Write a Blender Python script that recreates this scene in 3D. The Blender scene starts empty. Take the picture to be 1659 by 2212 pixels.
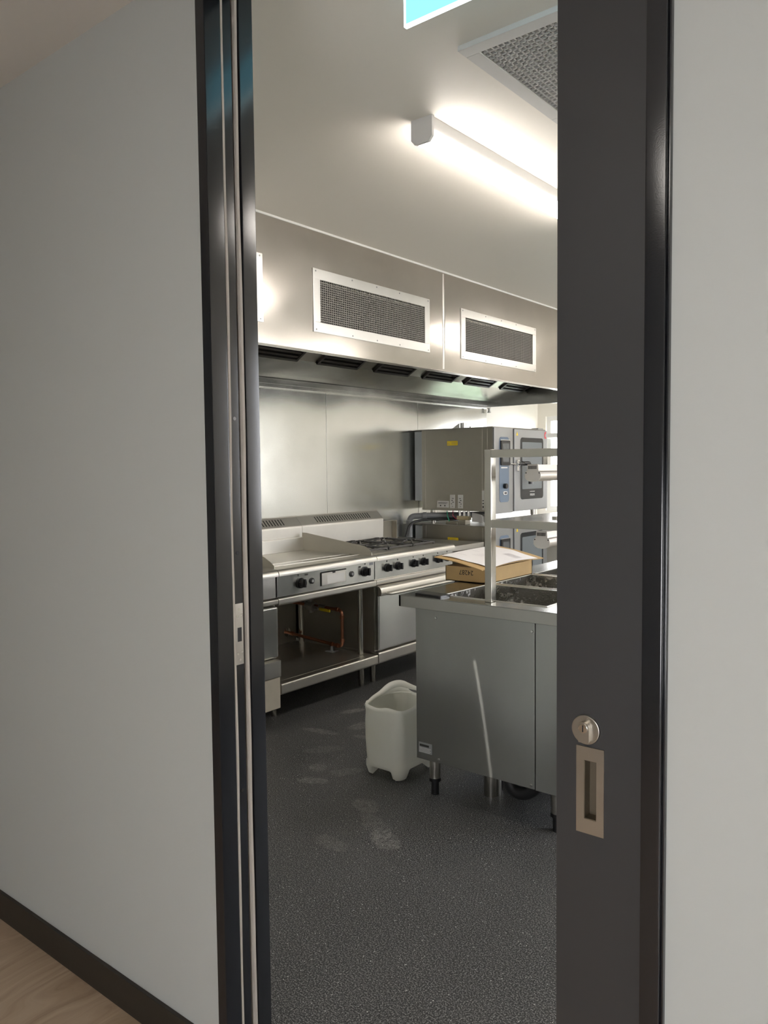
import bpy, bmesh, math, random
from mathutils import Vector, Matrix
random.seed(7)
PI = math.pi
scn = bpy.context.scene
C = scn.collection

# ------------------------------------------------------------------ materials
def newmat(name):
    m = bpy.data.materials.new(name); m.use_nodes = True
    nt = m.node_tree; nt.nodes.clear()
    out = nt.nodes.new('ShaderNodeOutputMaterial')
    return m, nt, out
def N(nt, typ, **kw):
    n = nt.nodes.new(typ)
    for k, v in kw.items():
        if k.startswith('i_'): n.inputs[k[2:].replace('_', ' ')].default_value = v
        else: setattr(n, k, v)
    return n
def L(nt, a, b): nt.links.new(a, b)
def pos(nt, scale=(1, 1, 1)):
    g = N(nt, 'ShaderNodeNewGeometry')
    mp = N(nt, 'ShaderNodeVectorMath', operation='MULTIPLY'); mp.inputs[1].default_value = scale
    L(nt, g.outputs['Position'], mp.inputs[0]); return mp.outputs[0]
def ramp(nt, fac, stops):
    r = N(nt, 'ShaderNodeValToRGB'); e = r.color_ramp.elements
    while len(e) < len(stops): e.new(0.5)
    for i, (p, c) in enumerate(stops):
        e[i].position = p; e[i].color = (*c, 1) if len(c) == 3 else c
    L(nt, fac, r.inputs[0]); return r.outputs[0]
def noise(nt, vec, scale, detail=3, rough=.5):
    n = N(nt, 'ShaderNodeTexNoise'); n.inputs['Scale'].default_value = scale
    n.inputs['Detail'].default_value = detail; n.inputs['Roughness'].default_value = rough
    L(nt, vec, n.inputs['Vector']); return n
def bump(nt, h, strength=.1, dist=.01, prev=None):
    b = N(nt, 'ShaderNodeBump'); b.inputs['Strength'].default_value = strength; b.inputs['Distance'].default_value = dist
    L(nt, h, b.inputs['Height'])
    if prev: L(nt, prev, b.inputs['Normal'])
    return b.outputs[0]

def plain(name, col, rough=.5, metal=0., spec=.5, coat=0., bumpy=None, var=0.):
    m, nt, out = newmat(name)
    b = N(nt, 'ShaderNodeBsdfPrincipled')
    b.inputs['Base Color'].default_value = (*col, 1); b.inputs['Roughness'].default_value = rough
    b.inputs['Metallic'].default_value = metal; b.inputs['Specular IOR Level'].default_value = spec
    b.inputs['Coat Weight'].default_value = coat
    p = pos(nt)
    n = noise(nt, p, 9, 4)
    if var:
        c = ramp(nt, n.outputs['Fac'], [(.3, tuple(x*(1-var) for x in col)), (.7, tuple(min(1, x*(1+var)) for x in col))])
        L(nt, c, b.inputs['Base Color'])
    if bumpy:
        n2 = noise(nt, p, bumpy[0], 3); L(nt, bump(nt, n2.outputs['Fac'], bumpy[1], .002), b.inputs['Normal'])
    L(nt, b.outputs[0], out.inputs[0]); return m

def steel(name, col=(.56, .55, .52), rough=.25, aniso=.0, wave=.0, wscale=1.3, grain='h', smudge=.12, rot=0., glint=0.):
    """brushed sheet steel; the brush direction runs horizontally (h) or vertically (v)"""
    m, nt, out = newmat(name)
    b = N(nt, 'ShaderNodeBsdfPrincipled')
    b.inputs['Metallic'].default_value = 1.
    if rough < .265: smudge = min(smudge, .262-rough)
    g = N(nt, 'ShaderNodeNewGeometry')
    p = pos(nt)
    sm = noise(nt, p, 3.2, 5, .62)
    rr = N(nt, 'ShaderNodeMapRange'); rr.inputs['From Min'].default_value = .3; rr.inputs['From Max'].default_value = .75
    rr.inputs['To Min'].default_value = rough; rr.inputs['To Max'].default_value = rough + smudge
    L(nt, sm.outputs['Fac'], rr.inputs['Value'])
    L(nt, rr.outputs[0], b.inputs['Roughness'])
    c = ramp(nt, sm.outputs['Fac'], [(.3, tuple(x*.93 for x in col)), (.72, tuple(x*1.04 for x in col))])
    L(nt, c, b.inputs['Base Color'])
    nrm = None
    if wave:
        # gentle buckling of the sheet
        w = noise(nt, p, wscale, 0, .3)
        sb = N(nt, 'ShaderNodeVectorMath', operation='SUBTRACT'); L(nt, w.outputs['Color'], sb.inputs[0]); sb.inputs[1].default_value = (.5, .5, .5)
        ma = N(nt, 'ShaderNodeVectorMath', operation='MULTIPLY_ADD'); L(nt, sb.outputs[0], ma.inputs[0]); ma.inputs[1].default_value = (wave, wave, wave); L(nt, g.outputs['Normal'], ma.inputs[2])
        no = N(nt, 'ShaderNodeVectorMath', operation='NORMALIZE'); L(nt, ma.outputs[0], no.inputs[0]); L(nt, no.outputs[0], b.inputs['Normal'])
    if aniso:
        b.inputs['Anisotropic'].default_value = aniso
        b.inputs['Anisotropic Rotation'].default_value = rot
        cr = N(nt, 'ShaderNodeVectorMath', operation='CROSS_PRODUCT')
        L(nt, g.outputs['Normal'], cr.inputs[0]); cr.inputs[1].default_value = (0, .002, 1)
        nm = N(nt, 'ShaderNodeVectorMath', operation='NORMALIZE'); L(nt, cr.outputs[0], nm.inputs[0])
        L(nt, nm.outputs[0], b.inputs['Tangent'])
    if glint:
        # coarse brush lines spread a small lamp into a long thin streak
        a = N(nt, 'ShaderNodeBsdfAnisotropic', distribution='GGX'); a.inputs['Color'].default_value = (.8, .8, .76, 1); a.inputs['Roughness'].default_value = .14; a.inputs['Anisotropy'].default_value = .955
        tl = N(nt, 'ShaderNodeVectorMath', operation='CROSS_PRODUCT'); L(nt, g.outputs['Normal'], tl.inputs[0]); tl.inputs[1].default_value = (.05, .05, 1)
        L(nt, tl.outputs[0], a.inputs['Tangent']); a.inputs['Rotation'].default_value = .0
        mx = N(nt, 'ShaderNodeMixShader'); mx.inputs[0].default_value = glint
        L(nt, b.outputs[0], mx.inputs[1]); L(nt, a.outputs[0], mx.inputs[2]); L(nt, mx.outputs[0], out.inputs[0]); return m
    L(nt, b.outputs[0], out.inputs[0]); return m

def emit(name, col, strength):
    m, nt, out = newmat(name)
    e = N(nt, 'ShaderNodeEmission'); e.inputs[0].default_value = (*col, 1); e.inputs[1].default_value = strength
    L(nt, e.outputs[0], out.inputs[0]); return m

M = {}
M['paint_corr'] = plain('paint_corridor', (.47, .482, .462), .55, bumpy=(900, .05))
M['paint_kit'] = plain('paint_kitchen', (.78, .745, .67), .5)
M['ceil_kit'] = plain('ceiling_paint', (.84, .80, .73), .55)
M['ceil_corr'] = plain('ceiling_corridor_paint', (.66, .62, .57), .6)
M['frame'] = plain('black_satin_frame', (.008, .009, .012), .15, spec=.75, bumpy=(700, .03))
M['frame_dark'] = plain('black_matt', (.006, .006, .006), .6)
M['brush'] = plain('pile_seal', (.45, .41, .36), .9, bumpy=(2500, .4))
M['leaf'] = plain('charcoal_door_paint', (.034, .034, .035), .42, bumpy=(1400, .06))
M['skirt'] = plain('dark_brown_skirting', (.026, .021, .016), .5)
M['satin'] = steel('satin_nickel', (.50, .47, .42), .30, smudge=.04)
M['cup'] = plain('cup_nickel_shaded', (.16, .135, .10), .45, metal=.8)  # darker than the plate: shade of the recess put into the colour
M['steel'] = steel('brushed_steel', (.62, .60, .56), .28, aniso=.5, rot=.25, smudge=.06)
M['steel_nose'] = steel('bullnose_steel', (.70, .675, .62), .34, smudge=.08)
M['steel_guard'] = steel('backguard_steel', (.66, .635, .58), .45)
M['steel_plate'] = steel('griddle_plate_steel', (.70, .68, .63), .34)
M['steel_panel'] = steel('panel_steel', (.50, .51, .50), .21, aniso=.6, wave=.22, wscale=2.2, smudge=.02, rot=.25, glint=.16)
M['steel_bench'] = steel('bench_top_steel', (.55, .54, .51), .16)
M['steel_hood'] = steel('hood_steel', (.60, .565, .525), .15, wave=.07, wscale=1.4, smudge=.07)
M['steel_splash'] = steel('splashback_steel', (.60, .60, .56), .19, aniso=.6, wave=.08, wscale=1.6, smudge=.04)
M['steel_inner'] = steel('hood_inner_steel', (.60, .60, .57), .18, wave=.15, wscale=2.)
M['steel_oven'] = steel('oven_side_steel', (.46, .435, .375), .30, smudge=.14)
M['steel_ovenface'] = steel('oven_front_steel', (.40, .405, .40), .45, smudge=.06)
M['steel_tube'] = steel('tube_steel', (.54, .52, .47), .2)
M['steel_dark'] = steel('stand_inner_steel', (.42, .40, .36), .38)
M['alu'] = steel('grille_frame_aluminium', (.66, .645, .615), .34, smudge=.05)
M['grille_bar'] = plain('grille_bar', (.26, .245, .22), .5, metal=.3)
M['void'] = plain('dark_duct', (.012, .011, .010), .8)
M['filter'] = plain('baffle_filter', (.085, .08, .075), .45, metal=.7)
M['black'] = plain('black_plastic', (.010, .010, .011), .28)
M['rubber'] = plain('black_rubber', (.012, .012, .012), .55)
M['iron'] = plain('cast_iron', (.05, .048, .045), .38, bumpy=(300, .3))
M['copper'] = plain('copper', (.42, .185, .11), .28, metal=1., var=.2)
M['brass'] = plain('cast_regulator', (.34, .33, .30), .45, metal=.8)
M['yellow'] = plain('yellow_plastic', (.72, .55, .02), .45)
M['greypipe'] = plain('grey_drain_pipe', (.15, .155, .16), .35)
M['white_pl'] = plain('white_plastic', (.75, .74, .71), .4)
M['vent_pl'] = plain('vent_frame_white', (.62, .61, .59), .5)
M['vent_core'] = plain('vent_eggcrate', (.50, .49, .47), .5)
M['batten_body'] = plain('batten_body', (.72, .70, .68), .4)
M['card'] = plain('cardboard', (.46, .31, .135), .75, var=.08, bumpy=(60, .08))
M['card_edge'] = plain('cardboard_edge', (.36, .23, .09), .8)
M['paper'] = plain('white_paper', (.84, .82, .82), .6, bumpy=(25, .2))
M['ink'] = plain('ink', (.02, .018, .015), .6)
M['ink_pale'] = plain('pale_ink', (.60, .58, .60), .6)
M['label'] = plain('label_white', (.62, .61, .58), .5)
M['label_grey'] = plain('label_grey', (.23, .235, .24), .5)
M['label_yellow'] = plain('label_yellow', (.80, .58, .01), .45)
M['red'] = plain('logo_red', (.62, .05, .06), .4)
M['green'] = plain('green_wire', (.02, .28, .16), .4)
M['redwire'] = plain('red_wire', (.35, .02, .05), .4)
M['brassy'] = plain('cream_valve', (.48, .40, .24), .45)
M['oven_ctrl'] = plain('oven_control_strip', (.115, .155, .21), .30)
M['screen'] = plain('oven_screen', (.10, .105, .105), .18)
M['chrome'] = plain('chrome', (.80, .80, .80), .08, metal=1.)
M['heatlamp'] = plain('heat_lamp_body', (.62, .57, .50), .38, metal=.55)
M['cap_grey'] = plain('heat_lamp_cap', (.66, .63, .58), .5)
M['cream_plastic'] = plain('cream_panel', (.60, .56, .48), .5, var=.05)
M['led'] = emit('batten_diffuser_light', (1., .925, .85), 34.)
M['exit'] = emit('exit_blade_light', (.27, .68, .82), 1.25)
M['exit_edge'] = emit('exit_edge_light', (.80, 1., 1.), 2.6)
M['corr_light'] = emit('added_corridor_light', (1., .94, .86), 9.)

# dark glass of the ovens
def glassdark():
    m, nt, out = newmat('dark_oven_glass')
    b = N(nt, 'ShaderNodeBsdfPrincipled'); b.inputs['Base Color'].default_value = (.022, .023, .024, 1)
    b.inputs['Roughness'].default_value = .2; b.inputs['Specular IOR Level'].default_value = .3
    L(nt, b.outputs[0], out.inputs[0]); return m
M['glass'] = glassdark()
M['glass_in'] = plain('oven_window', (.13, .145, .15), .25, coat=.1)
def clear_glass():
    m, nt, out = newmat('window_glass')
    g = N(nt, 'ShaderNodeBsdfGlossy'); g.inputs['Roughness'].default_value = .02
    t = N(nt, 'ShaderNodeBsdfTransparent'); t.inputs[0].default_value = (.96, .96, .96, 1)
    mx = N(nt, 'ShaderNodeMixShader'); mx.inputs[0].default_value = .07
    L(nt, t.outputs[0], mx.inputs[1]); L(nt, g.outputs[0], mx.inputs[2]); L(nt, mx.outputs[0], out.inputs[0]); return m
M['pane'] = clear_glass()

def jerry():
    m, nt, out = newmat('translucent_white_plastic')
    b = N(nt, 'ShaderNodeBsdfPrincipled'); b.inputs['Base Color'].default_value = (.80, .775, .70, 1); b.inputs['Roughness'].default_value = .38
    p = pos(nt); n = noise(nt, p, 6, 3)
    c = ramp(nt, n.outputs['Fac'], [(.3, (.86, .84, .77)), (.7, (.93, .92, .87))]); L(nt, c, b.inputs['Base Color'])
    t = N(nt, 'ShaderNodeBsdfTranslucent'); t.inputs[0].default_value = (.86, .88, .84, 1)
    mx = N(nt, 'ShaderNodeMixShader'); mx.inputs[0].default_value = .42
    n2 = noise(nt, p, 9, 2); bm_ = bump(nt, n2.outputs['Fac'], .25, .01); L(nt, bm_, b.inputs['Normal'])
    L(nt, b.outputs[0], mx.inputs[1]); L(nt, t.outputs[0], mx.inputs[2]); L(nt, mx.outputs[0], out.inputs[0]); return m
M['jerry'] = jerry()

def wood():
    m, nt, out = newmat('oak_plank_floor')
    b = N(nt, 'ShaderNodeBsdfPrincipled'); b.inputs['Roughness'].default_value = .42
    br = N(nt, 'ShaderNodeTexBrick'); br.offset = .37; br.inputs['Scale'].default_value = 1.
    br.inputs['Brick Width'].default_value = 1.5; br.inputs['Row Height'].default_value = .19; br.inputs['Mortar Size'].default_value = .0012
    br.inputs['Color1'].default_value = (.0, .0, .0, 1); br.inputs['Color2'].default_value = (1, 1, 1, 1); br.inputs['Mortar'].default_value = (.5, .5, .5, 1)
    g = N(nt, 'ShaderNodeNewGeometry'); mp = N(nt, 'ShaderNodeMapping'); mp.inputs['Rotation'].default_value = (0, 0, PI/2)
    L(nt, g.outputs['Position'], mp.inputs[0]); L(nt, mp.outputs[0], br.inputs['Vector'])
    # grain, wandering along the plank
    wob = noise(nt, pos(nt, (2, .7, 1)), 1.6, 3)
    add = N(nt, 'ShaderNodeVectorMath', operation='MULTIPLY_ADD'); add.inputs[1].default_value = (.5, .0, 0)
    L(nt, wob.outputs['Color'], add.inputs[0]); L(nt, pos(nt), add.inputs[2])
    sc = N(nt, 'ShaderNodeVectorMath', operation='MULTIPLY'); sc.inputs[1].default_value = (22, 1.8, 1); L(nt, add.outputs[0], sc.inputs[0])
    n = noise(nt, sc.outputs[0], 1., 7, .62)
    c = ramp(nt, n.outputs['Fac'], [(.25, (.26, .18, .12)), (.45, (.44, .335, .235)), (.6, (.52, .41, .30)), (.8, (.60, .49, .37))])
    mx = N(nt, 'ShaderNodeMix', data_type='RGBA', blend_type='MULTIPLY'); mx.inputs[0].default_value = 1.
    tint = ramp(nt, br.outputs['Color'], [(0, (.86, .84, .80)), (1, (1.04, 1.0, 1.0))])
    L(nt, c, mx.inputs['A']); L(nt, tint, mx.inputs['B'])
    L(nt, mx.outputs['Result'], b.inputs['Base Color'])
    L(nt, bump(nt, n.outputs['Fac'], .12, .002), b.inputs['Normal'])
    L(nt, b.outputs[0], out.inputs[0]); return m
M['wood'] = wood()

def vinyl():
    m, nt, out = newmat('black_safety_vinyl')
    b = N(nt, 'ShaderNodeBsdfPrincipled')
    p = pos(nt)
    # mottled grain
    n1 = noise(nt, p, 210, 2, .8); n2 = noise(nt, p, 2.2, 4, .6)
    base = ramp(nt, n1.outputs['Fac'], [(.42, (.004, .0045, .0055)), (.52, (.026, .027, .029)), (.60, (.22, .22, .215))])
    # bright flakes
    v = N(nt, 'ShaderNodeTexVoronoi'); v.inputs['Scale'].default_value = 95; v.inputs['Randomness'].default_value = 1.; L(nt, p, v.inputs['Vector'])
    thr = N(nt, 'ShaderNodeSeparateColor'); L(nt, v.outputs['Color'], thr.inputs[0])
    rad = N(nt, 'ShaderNodeMath', operation='LESS_THAN'); rad.inputs[1].default_value = .17; L(nt, v.outputs['Distance'], rad.inputs[0])
    pick = N(nt, 'ShaderNodeMath', operation='GREATER_THAN'); pick.inputs[1].default_value = .90; L(nt, thr.outputs[0], pick.inputs[0])
    fl = N(nt, 'ShaderNodeMath', operation='MULTIPLY'); L(nt, rad.outputs[0], fl.inputs[0]); L(nt, pick.outputs[0], fl.inputs[1])
    mx = N(nt, 'ShaderNodeMix', data_type='RGBA'); L(nt, fl.outputs[0], mx.inputs[0]); L(nt, base, mx.inputs['A']); mx.inputs['B'].default_value = (.62, .62, .60, 1)
    # dusty scuffs and shoe prints: (x, y, half length, half width, angle, amount)
    marks = [(-3.16, 3.60, .10, .030, 1.1, .55), (-3.07, 3.20, .14, .035, .2, .35), (-2.93, 3.42, .10, .06, 1.3, .40), (-2.80, 3.28, .07, .03, .3, .35),
             (-2.70, 2.79, .06, .05, .2, .30), (-2.60, 2.66, .09, .035, .4, .35), (-2.55, 2.84, .10, .05, 1.0, .25), (-2.22, 2.60, .09, .055, -.5, .28),
             (-1.96, 2.41, .11, .055, -.5, .38), (-2.05, 2.47, .16, .05, -.5, .2), (-2.1, 2.25, .10, .045, -.2, .22), (-2.85, 3.0, .12, .05, .9, .18)]
    acc = None
    wn = noise(nt, p, 14, 3, .6)
    gg = N(nt, 'ShaderNodeVectorMath', operation='MULTIPLY_ADD'); gg.inputs[1].default_value = (.07, .07, 0); L(nt, wn.outputs['Color'], gg.inputs[0]); L(nt, p, gg.inputs[2])
    for (x, y, a, w, ang, amt) in marks:
        mp = N(nt, 'ShaderNodeMapping', vector_type='TEXTURE'); mp.inputs['Location'].default_value = (x+.035, y+.035, 0); mp.inputs['Rotation'].default_value = (0, 0, ang); mp.inputs['Scale'].default_value = (a, w, 10)
        L(nt, gg.outputs[0], mp.inputs[0])
        ln = N(nt, 'ShaderNodeVectorMath', operation='LENGTH'); L(nt, mp.outputs[0], ln.inputs[0])
        s = N(nt, 'ShaderNodeMapRange', interpolation_type='SMOOTHSTEP'); s.inputs['From Min'].default_value = .75; s.inputs['From Max'].default_value = 1.05
        s.inputs['To Min'].default_value = amt; s.inputs['To Max'].default_value = 0; L(nt, ln.outputs['Value'], s.inputs['Value'])
        if acc is None: acc = s.outputs[0]
        else:
            ad = N(nt, 'ShaderNodeMath', operation='MAXIMUM'); L(nt, acc, ad.inputs[0]); L(nt, s.outputs[0], ad.inputs[1]); acc = ad.outputs[0]
    nz = noise(nt, p, 38, 4, .75); nzr = ramp(nt, nz.outputs['Fac'], [(.36, (0, 0, 0)), (.66, (1, 1, 1))])
    dm = N(nt, 'ShaderNodeMath', operation='MULTIPLY'); L(nt, acc, dm.inputs[0]); L(nt, nzr, dm.inputs[1])
    film = N(nt, 'ShaderNodeMapRange'); film.inputs['From Min'].default_value = .45; film.inputs['From Max'].default_value = .8; film.inputs['To Max'].default_value = .05
    L(nt, n2.outputs['Fac'], film.inputs['Value'])
    ad2 = N(nt, 'ShaderNodeMath', operation='ADD', use_clamp=True); L(nt, dm.outputs[0], ad2.inputs[0]); L(nt, film.outputs[0], ad2.inputs[1])
    mx2 = N(nt, 'ShaderNodeMix', data_type='RGBA'); L(nt, ad2.outputs[0], mx2.inputs[0]); L(nt, mx.outputs['Result'], mx2.inputs['A']); mx2.inputs['B'].default_value = (.34, .33, .31, 1)
    L(nt, mx2.outputs['Result'], b.inputs['Base Color'])
    rr = N(nt, 'ShaderNodeMapRange'); b.inputs['Specular IOR Level'].default_value = .38; rr.inputs['To Min'].default_value = .40; rr.inputs['To Max'].default_value = .55; L(nt, n2.outputs['Fac'], rr.inputs['Value'])
    L(nt, rr.outputs[0], b.inputs['Roughness'])
    L(nt, bump(nt, n1.outputs['Fac'], .35, .0015), b.inputs['Normal'])
    L(nt, b.outputs[0], out.inputs[0]); return m
M['vinyl'] = vinyl()

# ------------------------------------------------------------------ mesh helpers
def B(): return bmesh.new()
def box(bm, x0, x1, y0, y1, z0, z1, bev=0., seg=2):
    x0, x1 = min(x0, x1), max(x0, x1); y0, y1 = min(y0, y1), max(y0, y1); z0, z1 = min(z0, z1), max(z0, z1)
    t = bmesh.new(); bmesh.ops.create_cube(t, size=1.)
    for v in t.verts:
        v.co = Vector(((x0+x1)/2+v.co.x*(x1-x0), (y0+y1)/2+v.co.y*(y1-y0), (z0+z1)/2+v.co.z*(z1-z0)))
    if bev: bmesh.ops.bevel(t, geom=t.edges[:], offset=min(bev, .45*min(x1-x0, y1-y0, z1-z0)), segments=seg, profile=.5, affect='EDGES')
    merge(bm, t); return bm
def merge(bm, t, mat=None):
    if mat is not None: bmesh.ops.transform(t, matrix=mat, verts=t.verts)
    mp = {v: bm.verts.new(v.co) for v in t.verts}
    for f in t.faces:
        try: bm.faces.new([mp[v] for v in f.verts])
        except ValueError: pass
    t.free()
def cyl(bm, p0, p1, r, r2=None, seg=24, bev=0.):
    p0 = Vector(p0); p1 = Vector(p1); d = p1-p0
    t = bmesh.new(); bmesh.ops.create_cone(t, cap_ends=True, segments=seg, radius1=r, radius2=r if r2 is None else r2, depth=d.length)
    if bev:
        es = [e for e in t.edges if len([f for f in e.link_faces if len(f.verts) > 4]) == 1]
        bmesh.ops.bevel(t, geom=es, offset=bev, segments=2, profile=.5, affect='EDGES')
    q = d.to_track_quat('Z', 'Y').to_matrix().to_4x4()
    merge(bm, t, Matrix.Translation((p0+p1)/2) @ q); return bm
def prism(bm, pts, axis, a0, a1):
    """closed 2D outline extruded along an axis. axis 'y': pts are (x, z); 'x': (y, z); 'z': (x, y)"""
    def P(u, v, a): return {'y': (u, a, v), 'x': (a, u, v), 'z': (u, v, a)}[axis]
    A = [bm.verts.new(P(u, v, a0)) for u, v in pts]; Bv = [bm.verts.new(P(u, v, a1)) for u, v in pts]
    n = len(pts)
    fs = [bm.faces.new(A), bm.faces.new(Bv[::-1])]
    for i in range(n): fs.append(bm.faces.new((A[i], Bv[i], Bv[(i+1) % n], A[(i+1) % n])))
    bmesh.ops.recalc_face_normals(bm, faces=fs); return bm
def rrect(u0, u1, v0, v1, r, seg=5):
    pts = []
    for (cu, cv, a) in ((u1-r, v1-r, 0), (u0+r, v1-r, PI/2), (u0+r, v0+r, PI), (u1-r, v0+r, 1.5*PI)):
        for i in range(seg+1):
            t = a+PI/2*i/seg; pts.append((cu+r*math.cos(t), cv+r*math.sin(t)))
    return pts
def fillet(path, rad, seg=5):
    P = [Vector(p) for p in path]; out = [P[0]]
    for i in range(1, len(P)-1):
        a, b, c = P[i-1], P[i], P[i+1]
        d1 = (a-b); d2 = (c-b); l = min(rad, d1.length*.48, d2.length*.48)
        p = b+d1.normalized()*l; q = b+d2.normalized()*l
        for k in range(seg+1):
            t = k/seg; out.append((1-t)**2*p+2*t*(1-t)*b+t*t*q)
    out.append(P[-1]); return out
def tube(bm, path, r, seg=14, rad=0., closed=False):
    P = fillet(path, rad) if rad else [Vector(p) for p in path]
    rings = []; n = len(P); prev = None
    for i, p in enumerate(P):
        d = (P[min(i+1, n-1)]-P[max(i-1, 0)]).normalized()
        if prev is None:
            u = d.orthogonal().normalized()
        else:
            u = (prev-d*prev.dot(d)).normalized()
        prev = u; w = d.cross(u)
        rr = r(i/(n-1)) if callable(r) else r
        rings.append([bm.verts.new(p+rr*(math.cos(2*PI*k/seg)*u+math.sin(2*PI*k/seg)*w)) for k in range(seg)])
    for a, b in zip(rings, rings[1:]):
        for k in range(seg): bm.faces.new((a[k], a[(k+1) % seg], b[(k+1) % seg], b[k]))
    bm.faces.new(rings[0][::-1]); bm.faces.new(rings[-1]); return bm
def text_bm(s, size, depth=.0006):
    cu = bpy.data.curves.new('lettering', 'FONT'); cu.body = s; cu.size = size; cu.extrude = depth; cu.align_x = 'CENTER'; cu.align_y = 'CENTER'
    o = bpy.data.objects.new('lettering', cu); C.objects.link(o)
    bpy.context.view_layer.update()
    me = o.evaluated_get(bpy.context.evaluated_depsgraph_get()).to_mesh()
    t = bmesh.new(); t.from_mesh(me)
    o.evaluated_get(bpy.context.evaluated_depsgraph_get()).to_mesh_clear()
    bpy.data.objects.remove(o); bpy.data.curves.remove(cu); return t

ORG = {}
def obj(name, bm, mat, parent=None, loc=None, smooth=True, angle=32):
    me = bpy.data.meshes.new(name)
    bmesh.ops.remove_doubles(bm, verts=bm.verts, dist=1e-6)
    bmesh.ops.recalc_face_normals(bm, faces=bm.faces)
    if parent is not None: o0 = Vector(ORG[parent.name])
    elif loc is not None: o0 = Vector(loc)
    else:
        zs = [v.co.z for v in bm.verts]; xs = [v.co.x for v in bm.verts]; ys = [v.co.y for v in bm.verts]
        o0 = Vector(((min(xs)+max(xs))/2, (min(ys)+max(ys))/2, min(zs)))
    bmesh.ops.translate(bm, vec=-o0, verts=bm.verts)
    bm.to_mesh(me); bm.free()
    if smooth:
        me.shade_smooth(); me.set_sharp_from_angle(angle=math.radians(angle))
    me.materials.append(M[mat] if isinstance(mat, str) else mat)
    o = bpy.data.objects.new(name, me); C.objects.link(o)
    if smooth and len(me.polygons) > 6:
        wn = o.modifiers.new('normals', 'WEIGHTED_NORMAL'); wn.keep_sharp = True
    if parent is not None: o.parent = parent
    else: o.location = o0
    ORG[o.name] = tuple(o0); return o
def tag(o, label, cat, group=None, kind=None):
    o['label'] = label; o['category'] = cat
    if group: o['group'] = group
    if kind: o['kind'] = kind
    return o
def thing(name, label, cat, loc, group=None):
    o = bpy.data.objects.new(name, None); o.empty_display_size = .05; C.objects.link(o); o.location = loc; ORG[o.name] = tuple(loc)
    return tag(o, label, cat, group)
def struct(name, bm, mat, parent=None, label=None, **kw):
    o = obj(name, bm, mat, parent, **kw)
    if parent is None: o['kind'] = 'structure'
    if label: o['label'] = label
    return o
def dup(root, loc, label, group=None):
    def cp(o, par):
        c = o.copy(); C.objects.link(c)
        if par is not None: c.parent = par
        for ch in [x for x in C.objects if x.parent == o]: cp(ch, c)
        return c
    r = cp(root, None); r.location = loc; r['label'] = label
    if group: r['group'] = group
    return r

ZK, ZC = 2.80, 2.66           # kitchen and corridor ceilings
XW = -4.20                    # cook-line wall
# ------------------------------------------------------------------ the setting
b = B(); box(b, -4.4, 1.8, -2.2, 1.215, -.05, 0); struct('floor_corridor', b, 'wood', label='pale oak plank floor of the corridor')
b = B(); box(b, -4.4, 1.8, 1.215, 8.3, -.05, 0); struct('floor_kitchen', b, 'vinyl', label='black speckled safety vinyl floor of the kitchen')
b = B(); box(b, -4.4, 1.8, -2.2, 1.24, ZC, ZC+.05); struct('ceiling_corridor', b, 'ceil_corr')
b = B(); box(b, -4.4, 1.8, 1.24, 8.3, ZK, ZK+.05); struct('ceiling_kitchen', b, 'ceil_kit')
# wall with the doorway
b = B(); box(b, -4.4, -1.472, 1.185, 1.305, 0, ZK+.02); struct('wall_left', b, 'paint_corr', label='grey painted corridor wall left of the doorway')
b = B(); box(b, -.407, 1.8, 1.185, 1.208, 0, ZC+.02); box(b, -.407, 1.8, 1.275, 1.305, 0, ZK)
struct('wall_right', b, 'paint_corr', label='pale grey corridor wall right of the doorway')
b = B(); box(b, -1.472, -.407, 1.185, 1.305, 2.66, ZK); struct('wall_above', b, 'paint_corr')
b = B(); box(b, -4.4, -4.3, -2.2, 1.185, 0, ZC); struct('wall_corridor_left', b, 'paint_corr')
b = B(); box(b, 1.7, 1.8, -2.2, 1.185, 0, ZC); struct('wall_corridor_right', b, 'paint_corr')
cx0, cx1, cz0, cz1 = -.3, 1.1, .25, 1.35
b = B(); box(b, -4.3, cx0, -2.2, -2.1, 0, ZC); box(b, cx1, 1.7, -2.2, -2.1, 0, ZC); box(b, cx0, cx1, -2.2, -2.1, 0, cz0); box(b, cx0, cx1, -2.2, -2.1, cz1, ZC); struct('wall_corridor_back', b, 'paint_corr')
b = B(); box(b, -4.4, XW-.02, 1.305, 8.3, 0, ZK); struct('wall_cookline', b, 'paint_kit', label='cream kitchen wall behind the cooking line')
# far wall with a window
wx0, wx1, wz0, wz1 = -4.12, -3.0, 1.0, 2.05
b = B(); box(b, XW-.02, wx0, 8.0, 8.12, 0, ZK); box(b, wx1, 1.5, 8.0, 8.12, 0, ZK); box(b, wx0, wx1, 8.0, 8.12, 0, wz0); box(b, wx0, wx1, 8.0, 8.12, wz1, ZK)
struct('wall_far', b, 'paint_kit')
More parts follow.
